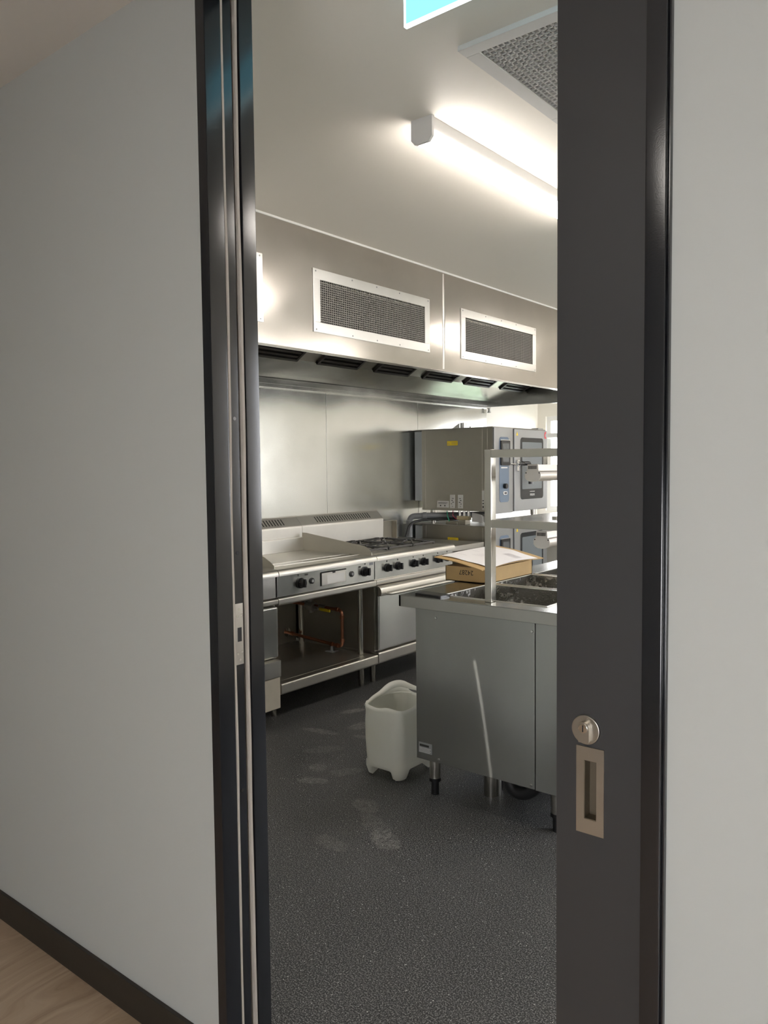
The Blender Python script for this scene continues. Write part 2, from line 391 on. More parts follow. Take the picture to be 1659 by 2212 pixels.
# side wall with a big window
vy0, vy1, vz0, vz1 = 4.2, 7.2, 1.0, 2.45
b = B(); box(b, 1.5, 1.62, 1.305, vy0, 0, ZK); box(b, 1.5, 1.62, vy1, 8.3, 0, ZK); box(b, 1.5, 1.62, vy0, vy1, 0, vz0); box(b, 1.5, 1.62, vy0, vy1, vz1, ZK)
struct('wall_window_side', b, 'paint_kit')
def window(name, x0, x1, y0, y1, z0, z1, nmul):
    b = B(); horiz = (x1-x0) > (y1-y0); t = .05
    box(b, x0, x1, y0, y1, z0, z0+t); box(b, x0, x1, y0, y1, z1-t, z1)
    for i in range(nmul+2):
        f = i/(nmul+1)
        if horiz: c = x0+t/2+(x1-x0-t)*f; box(b, c-t/2, c+t/2, y0, y1, z0+t, z1-t)
        else: c = y0+t/2+(y1-y0-t)*f; box(b, x0, x1, c-t/2, c+t/2, z0+t, z1-t)
    w = struct(name, b, 'white_pl')
    b = B()
    if horiz: box(b, x0+.01, x1-.01, (y0+y1)/2-.003, (y0+y1)/2+.003, z0+.01, z1-.01)
    else: box(b, (x0+x1)/2-.003, (x0+x1)/2+.003, y0+.01, y1-.01, z0+.01, z1-.01)
    obj('pane', b, 'pane', w)
window('window_1', 1.53, 1.58, vy0, vy1, vz0, vz1, 2)
window('window_2', wx0, wx1, 8.03, 8.08, wz0, wz1, 0)
window('added_window_3', cx0, cx1, -2.17, -2.12, cz0, cz1, 1)  # unseen window, added to light the corridor walls from behind
b = B(); box(b, -4.3, -1.472, 1.173, 1.185, 0, .093, .002); struct('baseboard_left', b, 'skirt', label='dark brown skirting board along the left wall')
b = B(); box(b, -.407, 1.7, 1.173, 1.185, 0, .093, .002); struct('baseboard_right', b, 'skirt')
b = B(); box(b, -3.018, -3.006, 1.5, 6.93, ZK-.012, ZK, .002); struct('trim_1', b, 'white_pl', label='thin white bead where the extraction hood meets the ceiling')
# outdoor ground and hedge that the window side looks on
b = B(); box(b, 1.62, 12, -2, 14, -.3, -.2); box(b, -9, 1.62, 8.3, 16, -.3, -.2); M['grass'] = plain('grass', (.10, .13, .07), .9, var=.3)
struct('floor_outside', b, 'grass')

# ------------------------------------------------------------------ door frame
fr = bpy.data.objects.new('door_1', None); C.objects.link(fr); fr.location = (-1.445, 1.17, 0); ORG['door_1'] = (-1.445, 1.17, 0); fr['kind'] = 'structure'
fr['label'] = 'black sliding door frame lining the doorway'
ZH = 2.64
b = B(); box(b, -1.476, -1.445, 1.168, 1.2162, 0, ZH, .0025); obj('front_jamb', b, 'frame', fr)
b = B(); box(b, -1.476, -1.449, 1.2235, 1.2495, 0, ZH, .0008); obj('closing_channel', b, 'frame', fr)
b = B(); box(b, -1.476, -1.468, 1.2162, 1.2235, 0, ZH); box(b, -1.476, -1.468, 1.2495, 1.27, 0, ZH); obj('channel_gap', b, 'frame_dark', fr)
b = B(); box(b, -1.476, -1.445, 1.27, 1.313, 0, ZH, .002); obj('rear_jamb', b, 'frame', fr)
for (y0, y1) in ((1.2166, 1.2222), (1.2568, 1.2640)):
    b = B()
    n = 60
    prev = None
    for i in range(n+1):
        z = ZH*i/n; dx = .0012*math.sin(z*5+y0*40)+.0006*math.sin(z*17); dy = .0008*math.sin(z*7.3+1)
        ring = [b.verts.new(p) for p in ((-1.468, y0+dy, z), (-1.4445+dx, y0+dy, z), (-1.4445+dx, y1+dy, z), (-1.468, y1+dy, z))]
        if prev:
            for k in range(4): b.faces.new((prev[k], prev[(k+1) % 4], ring[(k+1) % 4], ring[k]))
        prev = ring
    o = obj('brush_seal', b, 'brush', fr); o['label'] = 'pale grey brush seal strip'
b = B(); box(b, -1.476, -.407, 1.168, 1.2162, ZH, 2.70); box(b, -1.476, -.407, 1.266, 1.313, ZH, 2.70); box(b, -1.476, -.407, 1.2162, 1.266, 2.69, 2.70); obj('frame_head', b, 'frame', fr)
b = B(); box(b, -.4405, -.4095, 1.168, 1.208, 0, ZH, .0025); obj('pocket_jamb', b, 'frame', fr)
b = B(); box(b, -.4095, -.4055, 1.176, 1.2, 0, ZH, .001); obj('pocket_jamb_lip', b, 'frame', fr)
# strike plate
b = B(); box(b, -1.4492, -1.4472, 1.2242, 1.2478, 1.030, 1.178, .0006)
sp = obj('strike_plate', b, 'satin', fr); sp['label'] = 'satin steel strike plate'
b = B(); box(b, -1.4480, -1.4469, 1.2300, 1.2425, 1.086, 1.120); obj('latch_slot', b, 'frame_dark', sp)
for (y, z) in ((1.2362, 1.164), (1.2300, 1.148), (1.2425, 1.150), (1.2300, 1.057), (1.2425, 1.060), (1.2362, 1.042)):
    b = B(); cyl(b, (-1.4475, y, z), (-1.4464, y, z), .0032, seg=16); s = obj('screw', b, 'chrome', sp)
for z in (1.62, 1.30, .72):
    b = B(); cyl(b, (-1.4492, 1.236, z), (-1.4484, 1.236, z), .0045, seg=16); obj('screw_cap', b, 'label_grey' if z > 1.5 else 'frame_dark', fr)

# sliding leaf
YL = 1.222
sd = thing('sliding_door', 'charcoal sliding door leaf with round lock and recessed pull, half slid into the right wall', 'door', (-.13, YL+.02, .01))
# leaf with the recess for the pull left open
px0, px1, pz0, pz1 = -.5705, -.5215, .8785, 1.0275
hx0, hx1, hz0, hz1 = -.5565, -.5345, .9035, 1.0045
b = B()
for (x0, x1, z0, z1) in ((-.608, hx0, .01, 2.62), (hx1, .34, .01, 2.62), (hx0, hx1, .01, hz0), (hx0, hx1, hz1, 2.62)):
    box(b, x0, x1, YL, YL+.04, z0, z1)
bmesh.ops.remove_doubles(b, verts=b.verts, dist=1e-5)
obj('leaf', b, 'leaf', sd)
b = B()
for (x0, x1, z0, z1) in ((px0, hx0, pz0, pz1), (hx1, px1, pz0, pz1), (hx0, hx1, pz0, hz0), (hx0, hx1, hz1, pz1)):
    box(b, x0, x1, YL-.0022, YL, z0, z1)
o = obj('flush_pull', b, 'satin', sd); o['label'] = 'satin nickel recessed flush pull'; fpull = o
b = B()
box(b, hx0, hx0+.0012, YL-.001, YL+.020, hz0, hz1); box(b, hx1-.0012, hx1, YL-.001, YL+.020, hz0, hz1)
box(b, hx0, hx1, YL-.001, YL+.020, hz0, hz0+.0012); box(b, hx0, hx1, YL-.001, YL+.020, hz1-.0012, hz1); box(b, hx0, hx1, YL+.0188, YL+.020, hz0, hz1)
obj('recessed_cup', b, 'cup', fpull)
b = B(); cyl(b, (-.5535, YL+.002, 1.057), (-.5535, YL-.005, 1.057), .0250, seg=48, bev=.0018)
es = obj('lock_rose', b, 'satin', sd); es['label'] = 'round satin lock rose with a keyed cylinder'
b = B()
pts = [(-.5535+.0100*math.cos(t), 1.0620+.0100*math.sin(t)) for t in [PI*i/12 for i in range(13)]]+[(-.5635, 1.041), (-.5615, 1.037), (-.5455, 1.037), (-.5435, 1.041)]
def to3(bm, pts, y0, y1):
    A = [bm.verts.new((x, y0, z)) for x, z in pts]; D = [bm.verts.new((x, y1, z)) for x, z in pts]
    bm.faces.new(A); bm.faces.new(D[::-1])
    for i in range(len(pts)): bm.faces.new((A[i], D[i], D[(i+1) % len(pts)], A[(i+1) % len(pts)]))
to3(b, pts, YL-.004, YL-.0130); obj('cylinder_body', b, 'satin', es)
b = B(); cyl(b, (-.5535, YL-.0125, 1.0618), (-.5535, YL-.0145, 1.0618), .0080, seg=28, bev=.0006); obj('cylinder_plug', b, 'chrome', es)
b = B(); box(b, -.5542, -.5528, YL-.0152, YL-.0142, 1.0562, 1.0672); obj('keyway', b, 'frame_dark', es)

# ------------------------------------------------------------------ ceiling fixtures
ex = thing('exit_sign', 'backlit cyan exit sign blade hanging below the kitchen ceiling just inside the doorway', 'sign', (-1.07, 1.72, 2.62))
b = B(); box(b, -1.291, -.70, 1.715, 1.723, 2.668, 2.80, .001); bl = obj('blade', b, 'exit', ex)
b = B(); box(b, -1.296, -1.291, 1.713, 1.725, 2.662, 2.80); box(b, -1.291, -.70, 1.713, 1.725, 2.662, 2.668); obj('blade_edge', b, 'exit_edge', bl)
b = B(); box(b, -1.30, -.69, 1.69, 1.75, 2.785, 2.80, .003); obj('housing', b, 'white_pl', ex)

va = thing('ceiling_vent', 'white square eggcrate air vent in the kitchen ceiling', 'vent', (-1.04, 2.43, 2.78))
vx0, vx1, wy0, wy1 = -1.386, -.726, 2.105, 2.785
b = B(); e = .05
for q in ((vx0, vx1, wy0, wy0+e), (vx0, vx1, wy1-e, wy1), (vx0, vx0+e, wy0+e, wy1-e), (vx1-e, vx1, wy0+e, wy1-e)): box(b, *q, 2.783, 2.80, .002)
obj('frame', b, 'vent_pl', va)
b = B(); n = 28
for i in range(n+1):
    x = vx0+e+(vx1-vx0-2*e)*i/n; box(b, x-.0026, x+.0026, wy0+e, wy1-e, 2.786, 2.798)
    y = wy0+e+(wy1-wy0-2*e)*i/n; box(b, vx0+e, vx1-e, y-.0026, y+.0026, 2.786, 2.798)
obj('eggcrate_core', b, 'vent_core', va, smooth=False)
b = B(); box(b, vx0+.03, vx1-.03, wy0+.03, wy1-.03, 2.7985, 2.7995); obj('duct_opening', b, plain('duct_grey', (.16, .16, .155), .7), va)

def batten(x, y, ln, label, grp):
    t = thing('ceiling_light', label, 'ceiling light', (x, y, ZK-.09), grp)
    w = .046
    b = B(); box(b, x-w+.004, x+w-.004, y+.012, y+ln-.012, ZK-.058, ZK, .003); obj('housing', b, 'batten_body', t)
    b = B(); pts = [(x-w, ZK-.058), (x-w, ZK-.070), (x-w+.016, ZK-.088), (x+w-.016, ZK-.088), (x+w, ZK-.070), (x+w, ZK-.058)]
    prism(b, pts, 'y', y+.012, y+ln-.012); obj('diffuser', b, 'led', t)
    cp = [(x-w-.002, ZK), (x-w-.002, ZK-.074), (x-w+.014, ZK-.092), (x+w-.014, ZK-.092), (x+w+.002, ZK-.074), (x+w+.002, ZK)]
    for ya, yb in ((y, y+.014), (y+ln-.014, y+ln)):
        b = B(); prism(b, cp, 'y', ya, yb); obj('end_cap', b, 'batten_body', t)
    return t
bt = batten(-1.766, 2.436, 1.5, 'white linear batten light glowing on the kitchen ceiling, nearest the doorway', 'batten lights on the kitchen ceiling')
for (x, y, l) in ((-1.766, 6.0, 'white linear batten light added out of view on the kitchen ceiling, above the ovens end'), (.1, 2.6, 'white linear batten light added out of view on the kitchen ceiling, on the window side near the doorway'), (.1, 5.3, 'white linear batten light added out of view on the kitchen ceiling, on the window side at the far end')):
    dup(bt, (x, y, ZK-.09), l)  # battens out of view, added for the kitchen light and reflections
t = thing('added_downlight', 'small round white downlight added out of view in front of the extraction hood', 'ceiling light', (-2.93, 2.40, ZK-.012))  # added lamp hidden by the left jamb, makes the bench panel streak
b = B(); cyl(b, (-2.93, 2.40, ZK-.012), (-2.93, 2.40, ZK-.0005), .045, seg=32, bev=.003); obj('trim', b, 'white_pl', t)
b = B(); cyl(b, (-2.93, 2.40, ZK-.014), (-2.93, 2.40, ZK-.0118), .018, seg=20); obj('lens', b, 'led', t)
ld = bpy.data.lights.new('added_downlight_lamp', 'SPOT'); ld.energy = 14; ld.spot_size = 2.7; ld.spot_blend = .6; ld.shadow_soft_size = .012; ld.color = (1, .96, .88)
lo = bpy.data.objects.new('added_downlight_lamp', ld); C.objects.link(lo); lo.parent = t; lo.location = (0, 0, -.02)
# panel light added behind the viewer to brighten the corridor
t = thing('added_corridor_light', 'flat square panel light added unseen on the corridor ceiling', 'ceiling light', (-.5, -.9, ZC-.03))
b = B(); box(b, -1.1, .1, -1.2, -.6, ZC-.03, ZC, .003); obj('housing', b, 'white_pl', t)
b = B(); box(b, -1.07, .07, -1.17, -.63, ZC-.034, ZC-.03); obj('diffuser', b, 'corr_light', t)

# ------------------------------------------------------------------ extraction hood
XF, HZ = -3.01, 2.143
hd = thing('extraction_hood', 'long stainless steel extraction hood above the cooking line', 'hood', (-3.6, 4.2, 2.07))
grilles = [(1.69, 2.768), (3.135, 4.222), (4.592, 5.67)]
gz0, gz1 = 2.245, 2.588; fw = .055
b = B(); ys = [1.5]
for a, c in grilles: ys += [a+fw*.6, c-fw*.6]
ys.append(6.93)
T = .02
for i in range(0, len(ys), 2): box(b, XF-T, XF, ys[i], ys[i+1], HZ, ZK)
for i in range(1, len(ys)-1, 2):
    box(b, XF-T, XF, ys[i], ys[i+1], HZ, gz0+fw*.6); box(b, XF-T, XF, ys[i], ys[i+1], gz1-fw*.6, ZK)
box(b, XF-.06, XF, 1.5, 6.93, HZ-.003, HZ, .001)
obj('fascia', b, 'steel_hood', hd)
# folded seam, slightly proud
b = B()
prof = []
for i in range(13):
    s = i/12; prof.append((HZ+.01+(ZK-HZ-.03)*s, .002+.016*math.sin(PI*s)))
A = []
for z, w in prof: A.append((b.verts.new((XF+.0006, 4.38-.003, z)), b.verts.new((XF+.0075, 4.38+.003, z)), b.verts.new((XF+.0006, 4.38+.006+w, z))))
for p, q in zip(A, A[1:]):
    for k in range(2): b.faces.new((p[k], p[k+1], q[k+1], q[k]))
obj('panel_seam', b, 'alu', hd)
b = B(); box(b, XW, XF-T, 6.905, 6.93, 2.10, ZK); obj('end_panel', b, 'steel_inner', hd)
b = B(); box(b, XW, XF-T, 1.5, 1.52, 2.10, ZK); obj('end_panel', b, 'steel_inner', hd)
# rear slanted deflector and gutter rail
b = B(); prism(b, [(-3.80, 2.238), (-4.175, 2.148), (-4.195, 2.148), (-4.195, 2.20), (-3.80, 2.262)], 'y', 1.52, 6.905); obj('rear_deflector', b, 'steel_inner', hd)
b = B(); box(b, -4.195, -4.165, 1.52, 6.905, 2.080, 2.148, .003); box(b, -4.165, -4.160, 1.52, 6.905, 2.108, 2.113); obj('gutter_rail', b, 'steel_inner', hd)
# filter bank, sloping from the deflector up to the front
fa = Vector((-3.80, 0, 2.24)); fb = Vector((-3.33, 0, 2.52)); sl = (fb-fa); ln = sl.length; sl.normalize(); nn = Vector((sl.z, 0, -sl.x))  # facing down and to the room
if nn.z > 0: nn = -nn
def slab(bm, y0, y1, s0, s1, h0, h1):
    q = [fa+sl*s0+nn*h0, fa+sl*s1+nn*h0, fa+sl*s1+nn*h1, fa+sl*s0+nn*h1]
    prism(bm, [(p.x, p.z) for p in q], 'y', y0, y1)
fy = 2.125
k = 0
while fy < 6.7:
    f0, f1 = fy, min(fy+.425, 6.9)
    b = B()
    slab(b, f0, f1, 0, .02, 0, .03); slab(b, f0, f1, ln-.02, ln, 0, .03); slab(b, f0, f0+.018, 0, ln, 0, .03); slab(b, f1-.018, f1, 0, ln, 0, .03)
    for j in range(13): slab(b, f0+.018, f1-.018, .03+j*(ln-.06)/12, .048+j*(ln-.06)/12, .005, .022)
    slab(b, f0, f1, 0, ln, -.003, .0)
    obj('baffle_filter', b, 'filter', hd, smooth=False)
    if f1+.2 < 6.9:
        b = B(); slab(b, f1+.004, f1+.186, 0, ln, .0, .012); obj('blank_panel', b, 'steel_inner' if k % 2 else 'steel', hd)
    fy += .615; k += 1
b = B(); prism(b, [(-3.33, 2.52), (XF-T, 2.52), (XF-T, 2.54), (-3.34, 2.54)], 'y', 1.52, 6.905); obj('inner_soffit', b, 'steel_inner', hd)
for (a, c) in grilles:
    b = B()
    for q in ((a, c, gz0, gz0+fw), (a, c, gz1-fw, gz1), (a, a+fw, gz0+fw, gz1-fw), (c-fw, c, gz0+fw, gz1-fw)): box(b, XF, XF+.006, *q, .0015)
    g = obj('supply_grille', b, 'alu', hd)
    b = B(); y0, y1, z0, z1 = a+fw, c-fw, gz0+fw, gz1-fw
    n = int((y1-y0)/.0156)
    for i in range(n+1): y = y0+(y1-y0)*i/n; box(b, XF-.0035, XF+.0005, y-.0016, y+.0016, z0, z1)
    n = int((z1-z0)/.0122)
    for i in range(n+1): z = z0+(z1-z0)*i/n; box(b, XF-.0025, XF+.001, y0, y1, z-.0014, z+.0014)
    obj('eggcrate_core', b, 'grille_bar', g, smooth=False)
    b = B(); box(b, XF-.028, XF-.022, y0-.02, y1+.02, z0-.02, z1+.02); obj('duct_opening', b, 'void', g)
    for y in (a+.02, a+(c-a)*.25+.05, a+(c-a)*.5, a+(c-a)*.75-.05, c-.02):
        for z in (gz0+.014, gz1-.014):
            b = B(); cyl(b, (XF+.0055, y, z), (XF+.0075, y, z), .0045, seg=10); obj('screw', b, 'label_grey', g)
b = B(); cyl(b, (-4.16, 6.86, 2.05), (-4.16, 6.86, 2.085), .012, seg=12); cyl(b, (-4.16, 6.86, 2.04), (-4.16, 6.86, 2.05), .018, seg=12); obj('drain_plug', b, 'brass', hd)

# splashback sheets
for (a, c, l) in ((2.10, 3.298, 'stainless splashback sheet at the left, mostly behind the door frame'), (3.302, 4.498, 'stainless splashback sheet behind the griddle'), (4.502, 5.698, 'stainless splashback sheet behind the burner range'), (5.702, 6.87, 'stainless splashback sheet behind the ovens')):
    b = B(); box(b, XW-.001, XW+.003, a, c, 0, 2.14, .0006)
    tag(obj('splashback_sheet', b, 'steel_splash'), l, 'splashback', 'steel sheets on the cooking wall')

# ------------------------------------------------------------------ cooking line
XN = -3.37                                                            # front of the bull noses
def nose_profile(zt=.905, zb=.866, x1=-3.55, x0=XN):
    pts = [(x1, zt), (x0-.030, zt)]
    for i in range(7): t = PI/2-PI/2*i/6; pts.append((x0-.030+.030*math.cos(t), zt-.030+.030*math.sin(t)))
    pts += [(x0, zb), (x0-.035, zb), (x0-.035, zb+.01), (x1, zb+.01)]
    return pts
def rail_profile(x0, z0, z1, r):
    pts = []
    for i in range(9): t = PI/2-PI*.5*i/8*1.0; pts.append((x0-r+r*math.cos(t), z1-r+r*math.sin(t)))
    for i in range(9): t = 0-PI/2*i/8; pts.append((x0-r*1.5+r*1.5*math.cos(t), z0+r*1.5+r*1.5*math.sin(t)))
    pts += [(x0-r*1.5-.02, z0), (x0-r*1.5-.02, z0+.006), (x0-.09, z0+.02), (x0-.09, z1)]
    return pts
def backguard(y0, y1, par):
    b = B(); pts = [(-4.085, .90), (-4.08, 1.068), (-4.082, 1.078), (-4.088, 1.086), (-4.142, 1.140), (-4.152, 1.145), (-4.19, 1.145), (-4.19, .90)]
    prism(b, pts, 'y', y0+.0015, y1-.0015); g = obj('backguard', b, 'steel_guard', par)
    b = B(); n = int((y1-y0-.30)/.028)
    for i in range(n):
        y = y0+.18+i*.028
        q = [(-4.097, 1.093), (-4.136, 1.132), (-4.1350, 1.1340), (-4.0960, 1.0950)]
        prism(b, q, 'y', y, y+.009)
    obj('louvre_slots', b, 'void', g); return g
def knob(par, y, z, x=-3.395, s=1.):
    b = B(); cyl(b, (x, y, z), (x+.009*s, y, z), .030*s, seg=28, bev=.002*s); k = obj('knob', b, 'black', par)
    b = B()
    pts = [(y+.024*s*math.cos(PI/8+PI/4*i), z+.024*s*math.sin(PI/8+PI/4*i)) for i in range(8)]
    prism(b, pts, 'x', x+.009*s, x+.034*s); bmesh.ops.bevel(b, geom=b.edges[:], offset=.003*s, segments=2, affect='EDGES')
    box(b, x+.030*s, x+.044*s, y-.007*s, y+.007*s, z-.022*s, z+.024*s, .003*s)
    obj('knob_grip', b, 'black', k); return k
def leg(par, x, y, z1, r=.022, foot='steel_tube'):
    b = B(); cyl(b, (x, y, .05), (x, y, z1), r, seg=24); l = obj('leg', b, 'steel_tube', par)
    b = B(); cyl(b, (x, y, 0), (x, y, .055), r*.86, seg=24, bev=.003); obj('foot', b, foot, l); return l

# -- appliance at far left
ap = thing('cooking_appliance', 'stainless floor-standing cooking appliance cut off by the door frame, left of the griddle', 'appliance', (-3.78, 2.78, 0))
y0, y1 = 2.36, 3.185
b = B(); prism(b, nose_profile(), 'y', y0, y1); box(b, -4.09, -3.55, y0, y1, .876, .899); obj('worktop', b, 'steel_nose', ap)
b = B(); box(b, -4.19, -3.45, y0+.002, y1-.002, .155, .876); obj('body', b, 'steel', ap)
b = B(); box(b, -3.45, -3.395, y0+.002, y1-.003, .738, .866, .002); obj('control_panel', b, 'steel', ap)
b = B(); prism(b, rail_profile(-3.378, .700, .730, .006), 'y', y0, y1); obj('rail', b, 'steel_nose', ap)
b = B(); box(b, -3.45, -3.375, y0+.004, y1-.004, .385, .690, .012, 4); obj('door', b, 'steel_panel', ap)
b = B(); box(b, -3.46, -3.33, y0+.1, 3.152, .285, .380, .004); box(b, -3.46, -3.336, y0+.1, 3.150, .097, .282, .004); dr = obj('drain_drawer', b, 'cream_plastic', ap)
b = B(); box(b, -3.46, -3.3292, y0+.0998, 3.1525, .286, .3815, .003); obj('drawer_cover', b, 'steel_nose', dr)
b = B(); cyl(b, (-3.385, 3.03, .380), (-3.385, 3.03, .392), .020, seg=20); cyl(b, (-3.385, 3.03, .392), (-3.36, 3.05, .400), .009, seg=12); obj('drain_tap', b, 'chrome', dr)
for (x, y) in ((-3.45, 3.10), (-3.45, 2.45), (-4.12, 3.10), (-4.12, 2.45)): leg(ap, x, y, .16 if x < -4 else .10)
backguard(y0, y1, ap)

# -- griddle on open stand
gr = thing('griddle', 'wide stainless griddle with black knobs on an open stand with a lower shelf', 'griddle', (-3.78, 3.64, 0))
y0, y1 = 3.19, 4.10
b = B(); prism(b, nose_profile(), 'y', y0, y1-.0015)
box(b, -3.60, -3.595, y0+.03, y1-.03, .903, .909, .001); box(b, -3.51, -3.503, y0+.03, y1-.03, .903, .909, .001); obj('front_edge', b, 'steel_nose', gr)
b = B(); box(b, -4.085, -3.55, y0+.012, y1-.012, .880, .905); obj('griddle_plate', b, 'steel_plate', gr)
b = B(); box(b, -3.594, -3.512, y0+.03, y1-.03, .9052, .9062); obj('grease_channel', b, 'steel_bench', gr)
for y, pts in ((y1-.022, [(-4.06, .905), (-4.06, 1.033), (-4.02, 1.033), (-3.47, .966), (-3.445, .958), (-3.402, .925), (-3.402, .905)]), (y0+.018, [(-4.06, .905), (-4.06, 1.033), (-4.02, 1.033), (-3.66, 1.000), (-3.58, .988), (-3.52, .970), (-3.46, .940), (-3.432, .918), (-3.432, .905)])):
    b = B(); prism(b, pts, 'y', y, y+.004); obj('splash_guard', b, 'steel_nose', gr)
b = B(); box(b, -4.08, -4.05, y0+.02, y1-.02, .905, 1.0, .003); obj('rear_upstand', b, 'steel_plate', gr)
b = B(); box(b, -3.55, -3.395, y0+.003, y1-.003, .738, .870, .0015); cpn = obj('control_panel', b, 'steel_panel', gr)
knob(gr, 3.385, .803, s=1.12); knob(gr, 3.995, .806, s=1.12)
for y in (3.487, 3.862):
    b = B(); cyl(b, (-3.395, y, .804), (-3.388, y, .804), .019, seg=24, bev=.002); k = obj('igniter_button', b, 'black', gr)
    b = B(); cyl(b, (-3.388, y, .804), (-3.383, y, .804), .010, seg=20, bev=.002); obj('button_centre', b, 'label_grey', k)
b = B(); box(b, -3.396, -3.3915, 3.575, 3.80, .762, .838, .001); dp = obj('drip_tray_front', b, 'steel_nose', gr)
b = B(); box(b, -3.3955, -3.3908, 3.567, 3.575, .760, .845); box(b, -3.3955, -3.3900, 3.575, 3.805, .841, .848); box(b, -3.3955, -3.3895, 3.675, 3.70, .832, .842); obj('tray_gap', b, 'void', dp)
b = B(); box(b, -3.3920, -3.3909, 3.625, 3.788, .768, .822); obj('rating_plate', b, 'label', dp)
for (y, z, w, h) in ((3.44, .848, .014, .005), (3.37, .852, .005, .007), (3.945, .842, .012, .005), (4.00, .858, .005, .007)):
    b = B(); box(b, -3.3955, -3.3945, y-w, y+w, z-h, z+h); obj('panel_mark', b, 'ink', gr)
b = B(); box(b, -3.3955, -3.3945, 4.045, 4.085, .842, .860); obj('maker_badge', b, 'label_grey', gr)
b = B(); prism(b, rail_profile(-3.378, .690, .732, .008), 'y', y0, y1-.002); obj('front_rail', b, 'steel_nose', gr)
b = B(); box(b, -4.15, -3.46, y0+.005, y1-.005, .715, .880); obj('burner_box', b, 'steel_dark', gr)
b = B(); prism(b, rail_profile(XN, .155, .222, .010), 'y', y0+.004, y1-.002); box(b, -4.15, -3.45, y0+.006, y1-.004, .205, .221); box(b, -3.455, -3.43, y0+.006, y1-.004, .2205, .2225); sh = obj('lower_shelf', b, 'steel_nose', gr)
b = B(); box(b, -4.165, -4.155, y0+.006, y1-.006, .221, .715); obj('rear_panel', b, 'steel_dark', gr)
for (x, y) in ((-3.49, 4.055), (-4.06, 4.055), (-4.06, 3.26), (-3.49, 3.235)):
    b = B(); cyl(b, (x, y, .05), (x, y, .715), .021, seg=28); l = obj('leg', b, 'steel_tube', gr)
    b = B(); cyl(b, (x, y, 0), (x, y, .06), .018, seg=24, bev=.003); obj('foot', b, 'steel_tube', l)
backguard(y0, y1, gr)

# -- gas pipe in the stand
gp = thing('gas_pipe', 'copper gas pipe with regulator and yellow valve handle in the open griddle stand', 'pipe', (-3.85, 3.99, .221))
YP = 3.99
b = B(); tube(b, [(-4.13, YP, .532), (-3.60, YP, .522), (-3.60, YP, .268), (-4.15, YP, .303)], .0115, rad=.035); pp = obj('pipe', b, 'copper', gp)
for q, d in (((-3.60, YP, .475), (0, 0, 1)), ((-3.60, YP, .312), (0, 0, 1)), ((-3.645, YP, .271), (1, 0, -.06)), ((-3.70, YP, .2745), (1, 0, -.06)), ((-3.645, YP, .523), (1, 0, -.02)), ((-4.09, YP, .299), (1, 0, -.06))):
    b = B(); q = Vector(q); d = Vector(d).normalized(); cyl(b, q-d*.014, q+d*.014, .0155, seg=18, bev=.003); obj('fitting', b, 'copper', pp)
b = B(); cyl(b, (-3.935, YP, .527), (-3.860, YP, .519), .034, seg=24, bev=.006); cyl(b, (-3.90, YP-.03, .524), (-3.90, YP+.03, .524), .024, seg=20, bev=.003); cyl(b, (-3.90, YP, .475), (-3.90, YP, .575), .020, seg=20, bev=.003); cyl(b, (-3.86, YP, .519), (-3.82, YP, .515), .018, seg=6); obj('regulator', b, 'brass', gp)
b = B(); cyl(b, (-3.815, YP, .527), (-3.755, YP, .525), .017, seg=6); obj('valve_body', b, 'brass', gp)
b = B(); box(b, -.05, .05, -.007, .007, -.010, .010, .004)
bmesh.ops.transform(b, matrix=Matrix.Translation((-3.745, YP-.020, .512)) @ Matrix.Rotation(.05, 4, 'Y'), verts=b.verts); obj('valve_handle', b, 'yellow', gp)
b = B(); cyl(b, (-4.154, YP, .303), (-4.143, YP, .303), .034, seg=28, bev=.002); obj('wall_flange', b, 'chrome', gp)
b = B(); cyl(b, (-3.70, YP, .222), (-3.70, YP, .264), .010, seg=14); box(b, -3.735, -3.665, YP-.03, YP+.03, .2215, .226, .001); obj('support_bracket', b, 'label_grey', gp)

# -- six-burner range with oven
rg = thing('gas_range', 'stainless gas range with six burners, a row of black knobs and an oven below', 'stove', (-3.78, 4.58, 0))
y0, y1 = 4.10, 5.05
b = B(); prism(b, nose_profile(), 'y', y0+.0015, y1); obj('front_edge', b, 'steel_nose', rg)
b = B(); box(b, -4.085, -3.55, y0+.002, y1, .870, .890); box(b, -4.085, -3.50, y0+.002, y0+.03, .88, .905, .002); box(b, -4.085, -3.50, y1-.03, y1, .88, .905, .002); obj('hob_well', b, 'steel', rg)
for i in range(3):
    c = y0+.035+.1467+i*.2935
    b = B(); w = .142; xa, xb = -4.07, -3.53; z0, z1 = .913, .927
    for q in ((xa, xa+.014, c-w, c+w), (xb-.014, xb, c-w, c+w), (xa, xb, c-w, c-w+.012), (xa, xb, c+w-.012, c+w), ((xa+xb)/2-.007, (xa+xb)/2+.007, c-w, c+w)): box(b, *q, z0, z1, .003)
    for bx in (xa+.135, xb-.135):
        for k in range(8):
            a = PI/4*k; d = Vector((math.cos(a), math.sin(a), 0)); s = .045; e = .125 if k % 2 == 0 else .16
            tube(b, [Vector((bx, c, .936))+d*s, Vector((bx, c, .934))+d*.08, Vector((bx, c, .922))+d*e], .0055, seg=6)
    for fx in (xa+.01, xb-.01):
        for fyy in (c-w+.01, c+w-.01): box(b, fx-.006, fx+.006, fyy-.006, fyy+.006, .889, .915)
    tv = obj('trivet', b, 'iron', rg)
    for bx in (xa+.135, xb-.135):
        b = B(); cyl(b, (bx, c, .888), (bx, c, .906), .045, .040, seg=28, bev=.003); cyl(b, (bx, c, .906), (bx, c, .914), .030, seg=24, bev=.003); obj('burner', b, 'iron', rg)
b = B(); box(b, -3.55, -3.395, y0+.003, y1-.002, .738, .870, .0015); obj('control_panel', b, 'steel_panel', rg)
KY = [4.238, 4.362, 4.545, 4.668, 4.853, 4.978]
